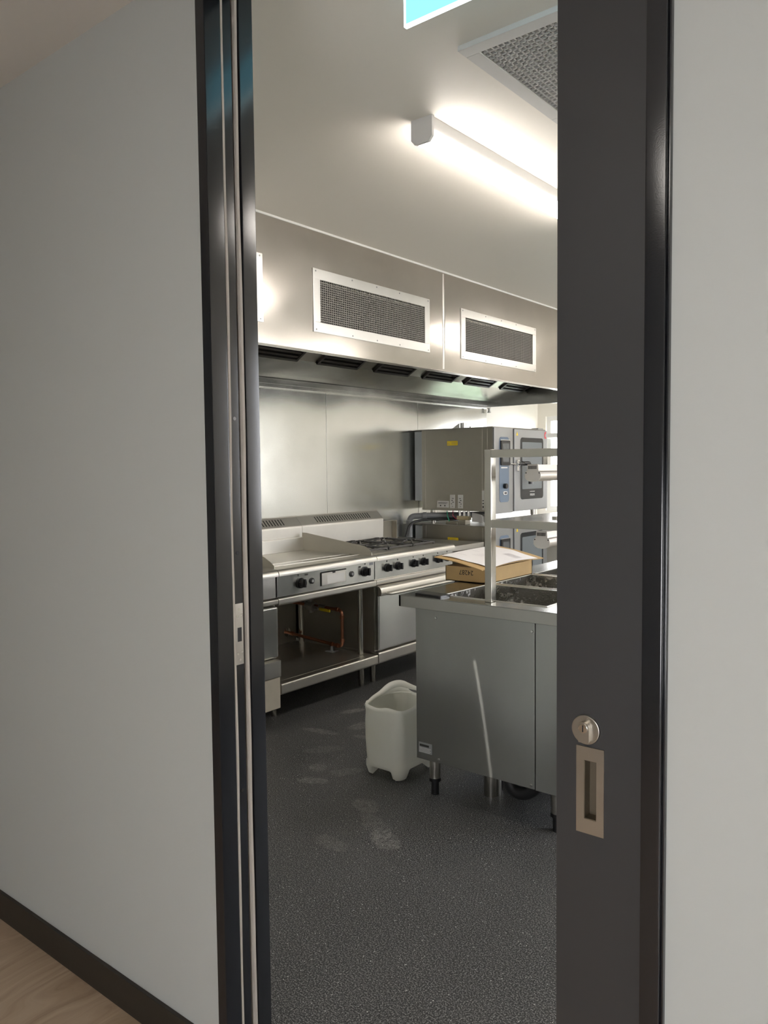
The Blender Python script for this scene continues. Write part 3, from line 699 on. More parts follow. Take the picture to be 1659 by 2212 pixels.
for y in KY:
    knob(rg, y, .806)
    b = B(); cyl(b, (-3.3952, y-.004, .851), (-3.3942, y-.004, .851), .0055, seg=12); obj('knob_mark', b, 'ink', rg)
b = B(); prism(b, rail_profile(-3.378, .702, .732, .006), 'y', y0+.002, y1); box(b, -3.44, -3.40, y0+.002, y1, .730, .740); obj('front_rail', b, 'steel_nose', rg)
b = B(); box(b, -4.19, -3.42, y0+.02, y1-.004, .235, .870); obj('oven_body', b, 'steel_dark', rg)
b = B(); box(b, -3.425, -3.372, y0+.012, y1-.008, .245, .692, .012, 4); od = obj('oven_door', b, 'steel_panel', rg)
b = B(); prism(b, [(-3.40, .692), (-3.385, .694), (-3.362, .684), (-3.350, .668), (-3.346, .645), (-3.352, .628), (-3.372, .622), (-3.40, .622)], 'y', y0+.013, y1-.009); obj('door_crest', b, 'steel_nose', od)
b = B(); tube(b, [(-3.352, y0+.075, .640), (-3.318, y0+.082, .638), (-3.318, y1-.09, .638), (-3.352, y1-.083, .640)], .011, rad=.03); obj('door_handle', b, 'steel_nose', od)
b = B(); prism(b, rail_profile(XN+.002, .155, .235, .012), 'y', y0+.004, y1-.002); box(b, -4.15, -3.44, y0+.004, y1-.002, .205, .234); obj('kick_rail', b, 'steel', rg)
for (x, y) in ((-3.49, 4.18), (-3.49, 4.97), (-4.06, 4.18), (-4.06, 4.97)): leg(rg, x, y, .205, r=.021)
backguard(y0, y1, rg)

# -- infill bench
ib = thing('infill_bench', 'narrow stainless bench between the burner range and the ovens', 'bench', (-3.8, 5.30, 0))
b = B(); box(b, -4.19, -3.40, 5.055, 5.52, .842, .882, .002); obj('worktop', b, 'steel', ib)
b = B()
for (q0, q1) in ((-3.47, 5.10), (-3.47, 5.47), (-4.1, 5.10), (-4.1, 5.47)): box(b, q0-.02, q0+.02, q1-.02, q1+.02, 0, .842)
obj('leg_frame', b, 'steel_tube', ib)
b = B(); box(b, -4.18, -4.17, 5.058, 5.285, .882, 1.052); box(b, -4.18, -4.12, 5.058, 5.285, 1.046, 1.052); box(b, -4.18, -4.12, 5.279, 5.285, .882, 1.052, .001); obj('corner_guard', b, 'steel_oven', ib)

# -- combi ovens
OX, OY = -3.36, 5.60
ov = thing('combi_oven', 'upper combi oven with glass door and yellow warning sticker, on top of the other one', 'oven', (-3.75, 6.05, 1.105), 'stacked combi ovens')
oz0, oz1 = 1.108, 1.822
b = B(); box(b, -4.085, OX-.005, OY, 6.517, oz0+.018, oz1, .004); obj('casing', b, 'steel_oven', ov)
b = B(); box(b, OX-.055, OX-.0525, OY-.0015, OY+.001, oz0+.03, oz1-.008); box(b, OX-.105, OX-.1025, OY-.0015, OY+.001, oz0+.03, oz1-.008); box(b, -4.045, -4.0425, OY-.0015, OY+.001, oz0+.03, oz1-.01); obj('casing_seam', b, 'steel_nose', ov)
b = B(); box(b, -4.168, -4.087, OY+.01, 6.45, 1.205, oz1-.012, .002); obj('rear_cover', b, plain('rear_cover_grey', (.42, .45, .47), .5), ov)
b = B(); box(b, -4.17, OX, OY-.003, 6.52, oz1-.002, oz1+.006, .002); obj('top_edge', b, 'steel_dark', ov)
b = B(); box(b, OX-.006, OX+.012, OY, 5.908, oz0, oz1, .004); cs = obj('control_column', b, 'steel_ovenface', ov)
X0 = OX+.012
b = B(); prism(b, rrect(5.680, 5.836, 1.200, 1.745, .03), 'x', X0, X0+.002); obj('control_strip', b, 'oven_ctrl', cs)
b = B(); prism(b, rrect(5.690, 5.838, 1.508, 1.716, .012), 'x', X0+.002, X0+.014); ds = obj('display', b, 'black', cs)
b = B(); box(b, X0+.0138, X0+.0148, 5.715, 5.818, 1.535, 1.690, .0004); obj('display_screen', b, 'screen', ds)
b = B(); box(b, X0+.002, X0+.010, 5.692, 5.842, 1.714, 1.722, .001); obj('display_trim', b, 'chrome', ds)
b = B(); box(b, X0+.0018, X0+.0026, 5.706, 5.810, 1.484, 1.494); obj('brand_strip', b, 'label', cs)
b = B(); cyl(b, (X0+.001, 5.757, 1.335), (X0+.030, 5.757, 1.335), .022, seg=20, bev=.004); obj('dial', b, 'black', cs)
b = B(); prism(b, rrect(5.735, 5.800, 1.262, 1.290, .012), 'x', X0+.002, X0+.008); us = obj('socket_cover', b, 'label', cs)
b = B(); prism(b, rrect(5.748, 5.790, 1.268, 1.284, .006), 'x', X0+.0078, X0+.0088); obj('socket', b, 'black', us)
b = B(); box(b, OX-.006, OX+.022, 5.916, 6.515, oz0+.006, oz1-.004, .006); dd = obj('oven_door', b, 'steel_ovenface', ov)
X1 = OX+.022
b = B(); prism(b, rrect(6.018, 6.432, 1.212, 1.746, .03), 'x', X1, X1+.002); obj('door_glass', b, 'glass', dd)
b = B(); prism(b, rrect(6.045, 6.405, 1.300, 1.708, .01), 'x', X1+.0019, X1+.0027); obj('door_window', b, 'glass_in', dd)
t = text_bm('maxx', .040, .0004)
Mx = Matrix(((0, 0, 1, X1+.003), (1, 0, 0, 6.225), (0, 1, 0, 1.252), (0, 0, 0, 1)))
b = B(); merge(b, t, Mx); box(b, X1+.0021, X1+.0030, 6.18, 6.27, 1.275, 1.279); obj('door_lettering', b, 'label', dd)
b = B(); cyl(b, (X1, 5.957, 1.515), (X1+.022, 5.957, 1.515), .020, seg=18, bev=.003); box(b, X1, X1+.018, 5.937, 5.977, 1.455, 1.555, .006)
cyl(b, (X1+.015, 5.975, 1.525), (X1+.06, 5.99, 1.525), .012, seg=14); cyl(b, (OX+.01, 5.865, 1.520), (OX+.025, 5.93, 1.516), .008, seg=12); la = obj('door_latch', b, 'chrome', dd)
b = B(); tube(b, [(X1+.035, 5.990, 1.523), (X1+.062, 6.06, 1.523), (X1+.062, 6.085, 1.50), (X1+.062, 6.085, 1.345)], .019, rad=.04, seg=12); obj('lever', b, 'black', la)
b = B()
for i in range(16):
    pass
pts_o = []
for i in range(19):
    a = math.radians(50+260*i/18); pts_o.append((6.478+.020*math.cos(a), 1.775+.032*math.sin(a)))
for i in range(19):
    a = math.radians(310-260*i/18); pts_o.append((6.480+.009*math.cos(a), 1.775+.016*math.sin(a)))
prism(b, pts_o, 'x', X1, X1+.0012); obj('logo', b, 'red', dd)
b = B(); prism(b, [(5.945, 1.762), (5.977, 1.762), (5.961, 1.795)], 'x', X1, X1+.0008); obj('warning_triangle', b, 'label_yellow', dd)
b = B(); box(b, OX-.08, OX-.01, 6.40, 6.50, oz1+.004, oz1+.018, .004); obj('hinge_cap', b, 'steel_ovenface', ov)
def sticker(x0, x1, z0, z1, mat, par, nm, lines):
    b = B(); box(b, x0, x1, OY-.0012, OY+.001, z0, z1); s = obj(nm, b, mat, par)
    if lines:
        b = B()
        for (a, c, d, e) in lines: box(b, x0+(x1-x0)*a, x0+(x1-x0)*c, OY-.0016, OY-.001, z0+(z1-z0)*d, z0+(z1-z0)*e)
        obj('print', b, 'ink' if mat != 'label_yellow' else 'brassy', s)
sticker(-3.813, -3.706, 1.682, 1.720, 'label_yellow', ov, 'yellow_sticker', [(.08, .28, .2, .3), (.15, .2, .3, .7), (.4, .92, .62, .68), (.4, .85, .35, .41)])
sticker(-3.922, -3.800, 1.150, 1.208, 'label', ov, 'rating_sticker', [(.1, .9, .70, .76), (.1, .8, .55, .6), (.25, .35, .2, .38), (.62, .72, .2, .38)])
sticker(-3.788, -3.737, 1.147, 1.262, 'label', ov, 'rating_sticker', [(.45, .55, .1, .16), (.2, .45, .3, .34), (.5, .8, .42, .47), (.3, .6, .55, .6), (.4, .8, .7, .74)])
sticker(-3.706, -3.655, 1.147, 1.262, 'label', ov, 'rating_sticker', [(.45, .55, .1, .16), (.5, .75, .3, .34), (.2, .5, .42, .47), (.4, .7, .55, .6), (.25, .6, .7, .74)])
sticker(-3.468, -3.445, 1.140, 1.300, 'label', ov, 'rating_sticker', [(.3, .8, .1, .2), (.3, .8, .3, .36), (.3, .8, .45, .5)])
b = B(); cyl(b, (-3.73, 5.72, oz1+.004), (-3.73, 5.72, oz1+.055), .032, seg=24); prism(b, [(-3.84, oz1+.005), (-3.76, oz1+.05), (-3.73, oz1+.005)], 'y', 5.70, 5.74); cyl(b, (-3.64, 5.70, oz1+.004), (-3.64, 5.70, oz1+.022), .010, seg=12); obj('steam_vent', b, 'chrome', ov)
for (x, y) in ((-4.008, 5.66), (-3.45, 5.66), (-4.008, 6.45), (-3.45, 6.45)):
    b = B(); cyl(b, (x, y, 1.062), (x, y, oz0+.02), .025, seg=24); l = obj('leg', b, 'steel_tube', ov)
    b = B(); cyl(b, (x, y, 1.0035), (x, y, 1.066), .020, seg=24); obj('foot', b, 'steel_tube', l)
ov2 = dup(ov, (-3.75, 6.05, 1.105-.825), 'lower combi oven beneath the other one, partly hidden behind the cardboard box', 'stacked combi ovens')
for ch in [o for o in C.objects if o.parent == ov2]:
    if ch.name.startswith(('steam_vent', 'hinge_cap')): bpy.data.objects.remove(ch)
# lower one stands on a base; its top tray carries the upper legs
st = thing('oven_stand', 'steel stand under the stacked combi ovens', 'stand', (-3.75, 6.05, 0))
b = B()
for (x, y) in ((-4.05, 5.64), (-3.42, 5.64), (-4.05, 6.47), (-3.42, 6.47)): box(b, x-.02, x+.02, y-.02, y+.02, 0, .16)
obj('leg_frame', b, 'steel_tube', st)
b = B(); box(b, -4.16, -3.38, 5.60, 6.515, .15, .1775, .002); obj('top_tray', b, 'steel', st)
# bits between the ovens
b = B(); box(b, -4.175, -3.40, OY-.005, 6.50, .9995, 1.0005)
pl = thing('drain_pipe', 'dark grey drain pipe with elbow between the two ovens', 'pipe', (-4.12, 5.45, .9))
b.free()
b = B(); tube(b, [(-4.14, 5.49, .889), (-4.14, 5.49, 1.072), (-4.02, 5.57, 1.077), (-3.62, 6.0, 1.077)], .026, rad=.05, seg=18); obj('pipe', b, 'greypipe', pl)
b = B(); cyl(b, (-4.14, 5.49, 1.00), (-4.14, 5.49, 1.04), .032, seg=20, bev=.004); cyl(b, (-4.045, 5.553, 1.076), (-4.015, 5.573, 1.077), .032, seg=20, bev=.003); obj('collar', b, 'greypipe', pl)
b = B(); tube(b, [(-3.80, 5.75, 1.045), (-4.02, 5.56, 1.045), (-4.10, 5.44, 1.02), (-4.115, 5.40, .90)], .011, rad=.09, seg=12); tag(obj('black_hose', b, 'rubber'), 'black flexible hose curving down behind the burner range beside the ovens', 'hose')
b = B(); tube(b, [(-3.84, OY+.03, 1.12), (-3.83, OY+.02, 1.08), (-3.815, OY+.03, 1.03)], .004, seg=8); tag(obj('green_wire', b, 'green'), 'thin green wire hanging under the upper oven', 'wire')
b = B(); tube(b, [(-3.79, OY+.05, 1.125), (-3.785, OY+.04, 1.08), (-3.755, OY+.05, 1.05)], .004, seg=8); tag(obj('red_wire', b, 'redwire'), 'thin red wire hanging under the upper oven', 'wire')
b = B(); box(b, -3.755, -3.635, OY+.05, OY+.10, 1.045, 1.078, .004); vb = tag(obj('supply_valve', b, 'brassy'), 'cream water supply valve block under the upper oven', 'valve')
b = B()
for x in (-3.735, -3.69, -3.645): cyl(b, (x, OY+.07, 1.078), (x, OY+.07, 1.125), .012, seg=12)
obj('nipple', b, 'chrome', vb)
b = B(); box(b, -3.855, -3.735, OY+.03, OY+.12, 1.004, 1.034, .003); box(b, -3.735, -3.66, OY+.04, OY+.12, 1.003, 1.045, .003); tag(obj('junction_box', b, 'steel_oven'), 'flat grey metal junction box lying on the lower oven', 'box')
b = B(); prism(b, [(-3.585, 1.035), (-3.585, 1.115), (-3.49, 1.095), (-3.475, 1.03)], 'y', OY+.03, OY+.10); tag(obj('cable_bracket', b, 'vent_core'), 'pale grey folded bracket under the upper oven', 'bracket')

# -- far end of the kitchen
fbn = thing('far_bench', 'white stainless bench under the far window', 'bench', (-2.9, 7.6, 0))
b = B(); box(b, -4.18, -1.9, 7.25, 7.98, .86, .90, .003); obj('worktop', b, 'steel_bench', fbn)
b = B()
for x in (-4.1, -3.1, -2.0):
    for y in (7.32, 7.9): box(b, x-.02, x+.02, y-.02, y+.02, 0, .86)
obj('leg_frame', b, 'steel_tube', fbn)
b = B(); box(b, -4.18, -3.1, 7.62, 7.99, 1.80, 1.845, .003); s = tag(obj('wall_shelf', b, 'white_pl'), 'white wall shelf beside the upper oven at the far wall', 'shelf')
b = B(); prism(b, [(7.99, 1.80), (7.70, 1.80), (7.99, 1.62)], 'x', -4.12, -4.10); prism(b, [(7.99, 1.80), (7.70, 1.80), (7.99, 1.62)], 'x', -3.2, -3.18); obj('bracket', b, 'steel', s)

# ------------------------------------------------------------------ servery bench
sv = thing('servery_bench', 'stainless heated servery bench with open food wells and panelled end', 'bench', (-1.75, 3.9, 0))
BX0, BX1, BY0, BY1, BZ = -2.178, -1.30, 2.80, 5.2, .922
wx0, wx1 = -2.005, -1.49
wells = [(2.905, 3.30), (3.345, 3.72), (3.765, 4.14), (4.185, 4.56), (4.605, 4.98)]
b = B()
box(b, BX0, wx0, BY0, BY1, BZ-.003, BZ); box(b, wx1, BX1, BY0, BY1, BZ-.003, BZ)
yy = [BY0]+[v for w in wells for v in w]+[BY1]
for i in range(0, len(yy), 2): box(b, wx0, wx1, yy[i], yy[i+1], BZ-.003, BZ)
# lip all round
box(b, BX0, BX1, BY0, BY0+.012, BZ-.052, BZ-.0005, .0015); box(b, BX0, BX1, BY1-.012, BY1, BZ-.052, BZ-.0005); box(b, BX0, BX0+.012, BY0, BY1, BZ-.052, BZ-.0005, .0015); box(b, BX1-.012, BX1, BY0, BY1, BZ-.052, BZ-.0005)
obj('worktop', b, 'steel_bench', sv)
M['water'] = None
def wetsteel():
    m, nt, out = newmat('wet_spotted_steel')
    bs = N(nt, 'ShaderNodeBsdfPrincipled'); bs.inputs['Metallic'].default_value = 1.
    p = pos(nt); v = noise(nt, p, 55, 3, .7); z = noise(nt, p, 6, 2)
    mu = N(nt, 'ShaderNodeMath', operation='MULTIPLY'); L(nt, v.outputs['Fac'], mu.inputs[0]); L(nt, z.outputs['Fac'], mu.inputs[1])
    c = ramp(nt, mu.outputs[0], [(.27, (.40, .39, .36)), (.36, (.80, .79, .76))]); L(nt, c, bs.inputs['Base Color'])
    r = ramp(nt, mu.outputs[0], [(.25, (.22, .22, .22)), (.4, (.55, .55, .55))]); L(nt, r, bs.inputs['Roughness'])
    L(nt, bump(nt, v.outputs['Fac'], .5, .004), bs.inputs['Normal'])
    L(nt, bs.outputs[0], out.inputs[0]); return m
M['wet'] = wetsteel()
for (a, c) in wells:
    b = B(); d = .16; t = .002
    box(b, wx0-t, wx0, a, c, BZ-d, BZ-.003); box(b, wx1, wx1+t, a, c, BZ-d, BZ-.003); box(b, wx0, wx1, a-t, a, BZ-d, BZ-.003); box(b, wx0, wx1, c, c+t, BZ-d, BZ-.003); box(b, wx0-t, wx1+t, a-t, c+t, BZ-d-t, BZ-d)
    w = obj('food_well', b, 'wet', sv)
    b = B()
    for (x0_, x1_, a0, a1) in ((wx0-.004, wx1+.004, a-.004, a+.003), (wx0-.004, wx1+.004, c-.003, c+.004), (wx0-.004, wx0+.003, a, c), (wx1-.003, wx1+.004, a, c)): box(b, x0_, x1_, a0, a1, BZ-.001, BZ+.003, .001)
    obj('well_rim', b, 'steel_nose', w)
pz = .166
b = B(); box(b, -2.120, -2.018, 2.850, 2.875, pz, .87, .001); obj('corner_panel', b, 'steel_panel', sv)
b = B(); box(b, -2.015, -1.5135, 2.844, 2.87, pz+.003, .87, .0015); ep = obj('end_panel', b, 'steel_panel', sv)
b = B(); box(b, -1.5105, -1.36, 2.846, 2.872, pz, .87, .0015); obj('corner_panel', b, 'steel_panel', sv)
for (x, z) in ((-2.003, .828), (-1.994, .186), (-1.525, .826), (-1.530, .184)):
    b = B(); cyl(b, (x, 2.8445, z), (x, 2.8405, z), .0055, seg=16, bev=.0015); obj('screw', b, 'chrome', ep)
b = B(); box(b, -2.120, -2.116, 2.875, 5.10, pz, .87); obj('side_panel', b, 'steel_panel', sv)
b = B(); box(b, -1.364, -1.36, 2.872, 5.10, pz, .87); obj('side_panel', b, 'steel_panel', sv)
b = B(); box(b, -2.116, -1.364, 2.87, 5.08, .45, .454); obj('inner_floor', b, 'steel_dark', sv)
b = B(); box(b, -2.108, -2.034, 2.8485, 2.850, .196, .244, .0003); rp = obj('maker_plate', b, 'label_grey', sv); rp['label'] = 'small grey maker plate'
b = B(); box(b, -2.102, -2.050, 2.8478, 2.8486, .226, .236)
obj('plate_band', b, 'ink', rp)
b = B()
for k in range(4): box(b, -2.104, -2.045+.006*(k % 2), 2.8480, 2.8486, .200+.006*k, .2018+.006*k)
obj('plate_lines', b, 'label', rp)
for (x, y) in ((-2.050, 2.895), (-1.437, 2.895), (-2.05, 5.0), (-1.437, 5.0)):
    b = B(); cyl(b, (x, y, .075), (x, y, pz+.01), .026, seg=28); l = obj('leg', b, 'steel_tube', sv)
    b = B(); cyl(b, (x, y, .062), (x, y, .077), .028, seg=28); cyl(b, (x, y, .004), (x, y, .064), .019, seg=24); cyl(b, (x, y, 0), (x, y, .006), .020, seg=24); obj('foot', b, 'black', l)
b = B(); cyl(b, (-1.838, 3.04, .0), (-1.838, 3.04, .45), .034, seg=32); obj('floor_pipe', b, 'steel_tube', sv)
b = B(); cyl(b, (-1.79, 3.04, .0), (-1.79, 3.04, .45), .012, seg=16); obj('drain_tube', b, 'chrome', sv)
b = B(); tube(b, [(-1.76, 3.06, .45), (-1.76, 3.06, .10), (-1.74, 3.06, .040), (-1.685, 3.06, .034), (-1.62, 3.06, .075), (-1.60, 3.06, .45)], .030, rad=.06, seg=20); obj('drain_trap', b, 'rubber', sv)

# gantry over the bench
gt = thing('gantry', 'steel overshelf gantry standing on the servery bench', 'shelf', (-1.55, 3.6, BZ))
gx0, gx1, gy0, gy1 = -1.758, -1.335, 2.858, 4.9
for (x, y) in ((gx0, gy0), (gx1-.033, gy0), (gx0, gy1-.04), (gx1-.033, gy1-.04)):
    b = B(); box(b, x, x+.033, y, y+.040, BZ, 1.572 if y > 3 else 1.572, .0025); obj('post', b, 'steel_tube', gt)
for z in (1.242, 1.537):
    b = B(); box(b, gx0+.033, gx1-.033, gy0, gy0+.038, z, z+.033, .002); obj('rail', b, 'steel_tube', gt)
    b = B(); box(b, gx0+.033, gx1-.033, gy1-.038, gy1, z, z+.033, .002); obj('rail', b, 'steel_tube', gt)
    b = B(); box(b, gx0+.002, gx1-.002, gy0+.04, gy1-.04, z+.026, z+.031, .001); obj('shelf', b, 'steel_bench', gt)

# heat lamps
hl = thing('heat_lamp', 'upper linear heat lamp hanging under the top gantry shelf', 'heat lamp', (-1.60, 3.9, 1.43), 'heat lamps under the gantry shelves')
cx, z = -1.598, 1.468
def outline(s=1.):
    pts = [(-.024, .040), (.024, .040), (.025, .030), (.027, .012), (.033, .008), (.0375, -.004), (.037, -.016), (.030, -.027), (.018, -.033), (0, -.035), (-.018, -.033), (-.030, -.027), (-.037, -.016), (-.0375, -.004), (-.033, .008), (-.027, .012), (-.025, .030)]
    return [(cx+u*s, z+v*s) for u, v in pts]
b = B(); prism(b, outline(), 'y', 2.985, 2.989); cp = obj('end_cap', b, 'cap_grey', hl)
b = B()
for k in range(7): box(b, cx-.0195+k*.0058, cx-.0165+k*.0058, 2.9835, 2.9852, z+.019, z+.033)
obj('cooling_slots', b, 'void', cp)
b = B(); cyl(b, (cx-.031, 2.9845, z+.003), (cx-.031, 2.9852, z+.003), .003, seg=8); cyl(b, (cx+.031, 2.9845, z+.003), (cx+.031, 2.9852, z+.003), .003, seg=8); obj('screw', b, 'void', cp)
b = B(); prism(b, outline(.94), 'y', 2.989, 4.7); obj('housing', b, 'heatlamp', hl)
b = B(); prism(b, outline(), 'y', 4.7, 4.704); obj('end_cap', b, 'cap_grey', hl)
for q in (3.10, 4.5):
    b = B(); box(b, cx-.010, cx+.010, q, q+.03, z+.038, 1.563); obj('hanger', b, 'steel_tube', hl)
h2 = dup(hl, (-1.548, 3.88, 1.43-.280), 'lower linear heat lamp hanging under the middle gantry shelf')

# ------------------------------------------------------------------ things on the bench
cb = thing('cardboard_box', 'brown cardboard box printed 24287 lying upside down on the servery bench', 'box', (-2.135, 3.55, BZ))
bx0, bx1, by0, by1, bz1 = -2.262, -2.012, 3.300, 3.752, .9985
b = B(); w = .004
box(b, bx0, bx1, by0, by0+w, BZ+.001, bz1); box(b, bx0, bx1, by1-w, by1, BZ+.001, bz1); box(b, bx0, bx0+w, by0, by1, BZ+.001, bz1); box(b, bx1-w, bx1, by0, by1, BZ+.001, bz1); box(b, bx0, bx1, by0, by1, BZ+.001, BZ+.005)
obj('tray', b, 'card', cb)
def bent(corners, z_fn, n, thick):
    """bilinear sheet; corners A (u0v0) B (u1v0) Cc (u1v1) D (u0v1)"""
    bm = bmesh.new(); A, Bc, Cc, D = [Vector(c) for c in corners]; g = []
    for i in range(n+1):
        row = []
        for j in range(n+1):
            u, v = i/n, j/n; p = (A*(1-u)+Bc*u)*(1-v)+(D*(1-u)+Cc*u)*v; p.z += z_fn(u, v); row.append(p)
        g.append(row)
    top = [[bm.verts.new(p) for p in r] for r in g]; bot = [[bm.verts.new(p-Vector((0, 0, thick))) for p in r] for r in g]
    for i in range(n):
        for j in range(n):
            bm.faces.new((top[i][j], top[i+1][j], top[i+1][j+1], top[i][j+1])); bm.faces.new((bot[i][j], bot[i][j+1], bot[i+1][j+1], bot[i+1][j]))
    for i in range(n):
        for (a, c) in (((i, 0), (i+1, 0)), ((i+1, n), (i, n)), ((0, i+1), (0, i)), ((n, i), (n, i+1))):
            bm.faces.new((top[a[0]][a[1]], bot[a[0]][a[1]], bot[c[0]][c[1]], top[c[0]][c[1]]))
    return bm
LC = [(-2.305, 3.262, 1.044), (-2.012, 3.245, .9985), (-1.985, 3.835, 1.0025), (-2.300, 3.870, 1.050)]
zf = lambda u, v: .010*math.sin(PI*v)*(.4+.6*u)+.006*math.sin(PI*u)
b = bent(LC, zf, 12, .004); lid = obj('lid', b, 'card', cb); lid['label'] = 'loose raised cardboard lid'
t = text_bm('24287', .034, .0003)
Mx = Matrix.Translation((-2.137, by0-.0006, BZ+.050)) @ Matrix.Rotation(PI/2, 4, 'X') @ Matrix.Rotation(PI, 4, 'Z')
b = B(); merge(b, t, Mx); obj('printed_number', b, 'ink', cb)
PC = [(-2.285, 3.300, 1.0485), (-1.995, 3.300, 1.0045), (-1.990, 3.775, 1.0065), (-2.290, 3.80, 1.055)]
zp = lambda u, v: .010*math.sin(PI*v)*(.4+.6*u)+.006*math.sin(PI*u)+.0025*math.sin(9*u+4*v)*math.sin(PI*u)
b = bent(PC, zp, 16, .0008); pa = obj('paper_sheet', b, 'paper'); tag(pa, 'white printed paper sheet lying on the cardboard box lid', 'paper')
PCv = [Vector(c) for c in PC]
def onpaper(u, v):
    A, Bc, Cc, D = PCv; p = (A*(1-u)+Bc*u)*(1-v)+(D*(1-u)+Cc*u)*v; p.z += zp(u, v)+.0006; return p
b = B()
def strip(u0, u1, v0, v1, n=6):
    for i in range(n):
        a, c = u0+(u1-u0)*i/n, u0+(u1-u0)*(i+1)/n
        b.faces.new([b.verts.new(onpaper(*q)) for q in ((a, v0), (c, v0), (c, v1), (a, v1))])
for k in range(7): strip(.62, .90, .62+k*.022, .628+k*.022)
for k in range(5): strip(.30+.02*k, .52, .30+k*.03, .306+k*.03)
strip(.1, .3, .2, .21); strip(.1, .25, .5, .508)
obj('print', b, 'ink_pale', pa)

ph = thing('phone', 'black phone lying flat on the near corner of the servery bench', 'phone', (-2.045, 2.885, BZ))
b = B(); prism(b, rrect(-.078, .078, -.038, .038, .010), 'z', 0, .0085); bmesh.ops.bevel(b, geom=[e for e in b.edges if abs(e.verts[0].co.z-e.verts[1].co.z) < 1e-6], offset=.002, segments=2, affect='EDGES')
Rm = Matrix.Translation((-2.042, 2.872, BZ+.0005)) @ Matrix.Rotation(-.12, 4, 'Z')
bmesh.ops.transform(b, matrix=Rm, verts=b.verts); obj('case', b, 'black', ph)
b = B(); prism(b, rrect(-.073, .073, -.033, .033, .008), 'z', .0085, .0090); bmesh.ops.transform(b, matrix=Rm, verts=b.verts); obj('screen', b, 'glass', ph)

# ------------------------------------------------------------------ cut-open jerrycan
jx0, jx1, jy0, jy1 = -2.470, -2.236, 2.868, 3.19
def jring(z, inset, r, n=96):
    pts = []
    u0, u1, v0, v1 = jx0+inset, jx1-inset, jy0+inset, jy1-inset
    per = rrect(u0, u1, v0, v1, r, 6)
    # resample to n points
    P = [Vector((p[0], p[1])) for p in per]; P.append(P[0].copy()); d = [0]
    for a, c in zip(P, P[1:]): d.append(d[-1]+(c-a).length)
    out = []
    for k in range(n):
        s = d[-1]*k/n; i = max(j for j in range(len(d)) if d[j] <= s); i = min(i, len(P)-2)
        f = (s-d[i])/max(1e-9, d[i+1]-d[i]); q = P[i].lerp(P[i+1], f); out.append(q)
    return out
b = B(); n = 96; H = .350
levels = [(.000, .020, .050), (.012, .006, .055), (.045, .000, .050), (.070, .000, .050), (.078, .004, .050), (.10, .003, .048), (.18, .000, .046), (.27, .000, .046), (.315, .002, .046), (.330, .000, .046), (H, .003, .044)]
rings = []
cxj, cyj = (jx0+jx1)/2, (jy0+jy1)/2
for li, (z, ins, r) in enumerate(levels):
    row = []
    for q in jring(z, ins, r, n):
        fx = (q.x-cxj)/((jx1-jx0)/2); fyv = (q.y-cyj)/((jy1-jy0)/2)
        zz = z
        if z < .075:   # moulded feet at the corners with arches between
            ux = min(1, abs(fx)); uy = min(1, abs(fyv))
            side = min(ux, uy)
            arch = max(0., min(1., (.62-side)/.14)); arch = arch*arch*(3-2*arch)
            zz = z+(.052-z*.70)*arch*max(0, 1-z/.075)
        if z > .30:    # torn, wavy cut; higher at the back left where the handle was
            k = (z-.30)/.05
            hb = max(0, -fx*.55+fyv*.35-.15)
            zz = z+k*(.006*math.sin(5*math.atan2(fyv, fx)+1)-.010*max(0, fyv)+.085*hb*hb)
        row.append(b.verts.new((q.x, q.y, zz)))
    rings.append(row)
for a, c in zip(rings, rings[1:]):
    for k in range(n): b.faces.new((a[k], a[(k+1) % n], c[(k+1) % n], c[k]))
# floor: raised centre
cen = [b.verts.new((cxj+(v.co.x-cxj)*.55, cyj+(v.co.y-cyj)*.55, .052)) for v in rings[0]]
for k in range(n): b.faces.new((rings[0][(k+1) % n], rings[0][k], cen[k], cen[(k+1) % n]))
b.faces.new(cen[::-1])
jr = thing('jerrycan', 'white plastic jerrycan with its top cut open, on the floor beside the servery bench', 'container', (cxj, cyj, 0))
jo = obj('body', b, 'jerry', jr, angle=60)
sm = jo.modifiers.new('wall', 'SOLIDIFY'); sm.thickness = .0035; sm.offset = -1
b = B(); tube(b, [(jx0+.012, jy0+.02, .338), (jx0+.010, jy0+.07, .362), (jx0+.015, jy0+.135, .372), (jx0+.022, jy0+.20, .398), (jx0+.045, jy0+.255, .404), (jx0+.085, jy0+.285, .384), (jx0+.135, jy0+.300, .374), (jx0+.175, jy0+.312, .345)],
          lambda t: .008+.010*math.sin(PI*t)**2, seg=14, rad=.03)
obj('handle_stub', b, M['jerry'], jr, angle=80)
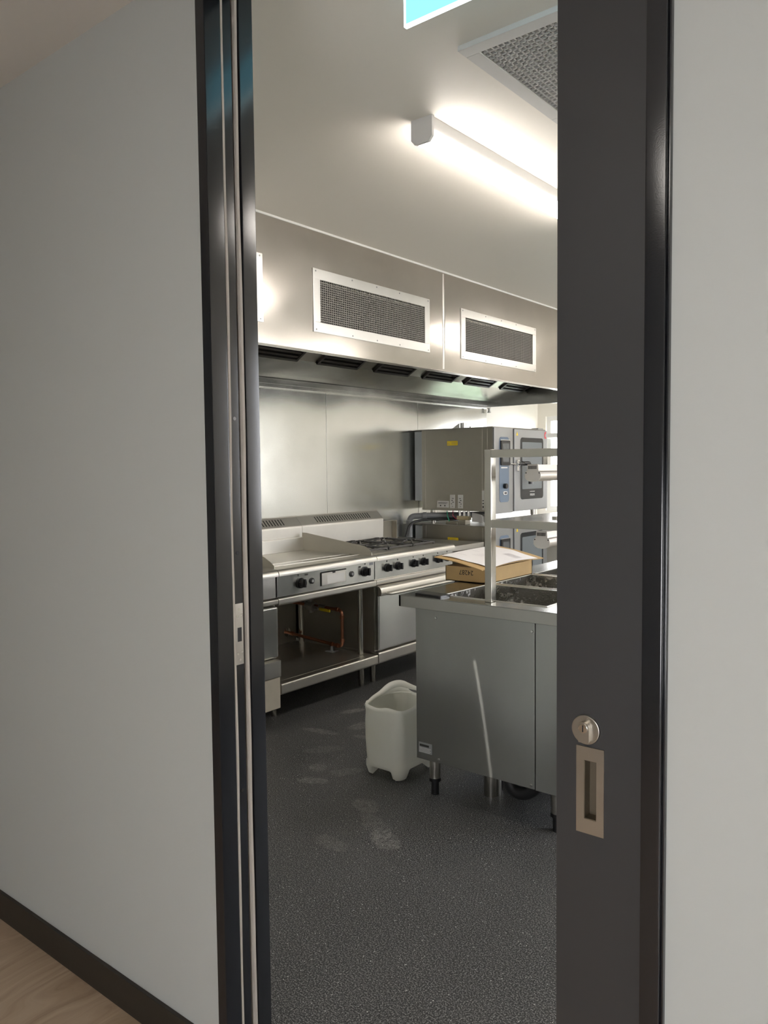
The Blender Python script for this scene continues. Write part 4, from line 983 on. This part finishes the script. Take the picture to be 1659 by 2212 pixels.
b = B(); tube(b, [(jx0+.004, jy0+.03, .345), (jx0+.002, jy0+.10, .350), (jx0+.002, jy0+.20, .352), (jx0+.03, jy1-.03, .345), (jx0+.07, jy1, .338)], .005, seg=8, rad=.03); obj('torn_rim', b, M['jerry'], jr)

# ------------------------------------------------------------------ world and camera
w = bpy.data.worlds.new('sky'); scn.world = w; w.use_nodes = True; nt = w.node_tree; nt.nodes.clear()
out = nt.nodes.new('ShaderNodeOutputWorld'); bg = nt.nodes.new('ShaderNodeBackground')
tc = nt.nodes.new('ShaderNodeTexCoord'); sp_ = nt.nodes.new('ShaderNodeSeparateXYZ'); rp_ = nt.nodes.new('ShaderNodeValToRGB')
nt.links.new(tc.outputs['Generated'], sp_.inputs[0]); nt.links.new(sp_.outputs['Z'], rp_.inputs[0])
rp_.color_ramp.elements[0].position = 0.; rp_.color_ramp.elements[0].color = (.97, .97, 1., 1); rp_.color_ramp.elements[1].position = .7; rp_.color_ramp.elements[1].color = (.74, .84, 1., 1)
nt.links.new(rp_.outputs[0], bg.inputs[0]); bg.inputs[1].default_value = 15.5; nt.links.new(bg.outputs[0], out.inputs[0])

cam = bpy.data.cameras.new('camera'); co = bpy.data.objects.new('camera', cam); C.objects.link(co)
cam.sensor_fit = 'HORIZONTAL'; cam.sensor_width = 36.; cam.lens = 36.*1697.2/1659; cam.clip_start = .02; cam.clip_end = 100
R_ = Vector((.77871184, .6272863, -.01094383)); U_ = Vector((-.02686167, .05076354, .99834939)); F_ = Vector((-.62680644, .77713253, -.05638013))
mw = Matrix.Identity(4)
for i in range(3): mw[i][0] = R_[i]; mw[i][1] = U_[i]; mw[i][2] = -F_[i]
mw.translation = Vector((0, 0, 1.5)); co.matrix_world = mw
scn.camera = co
vs = scn.view_settings; vs.view_transform = 'Standard'; vs.look = 'None'; vs.exposure = .28; vs.gamma = 1.; vs.use_curve_mapping = False
scn.cycles.max_bounces = 12; scn.cycles.glossy_bounces = 8; scn.cycles.diffuse_bounces = 6; scn.cycles.sample_clamp_indirect = 6.
scn.cycles.caustics_reflective = True; scn.cycles.use_denoising = True
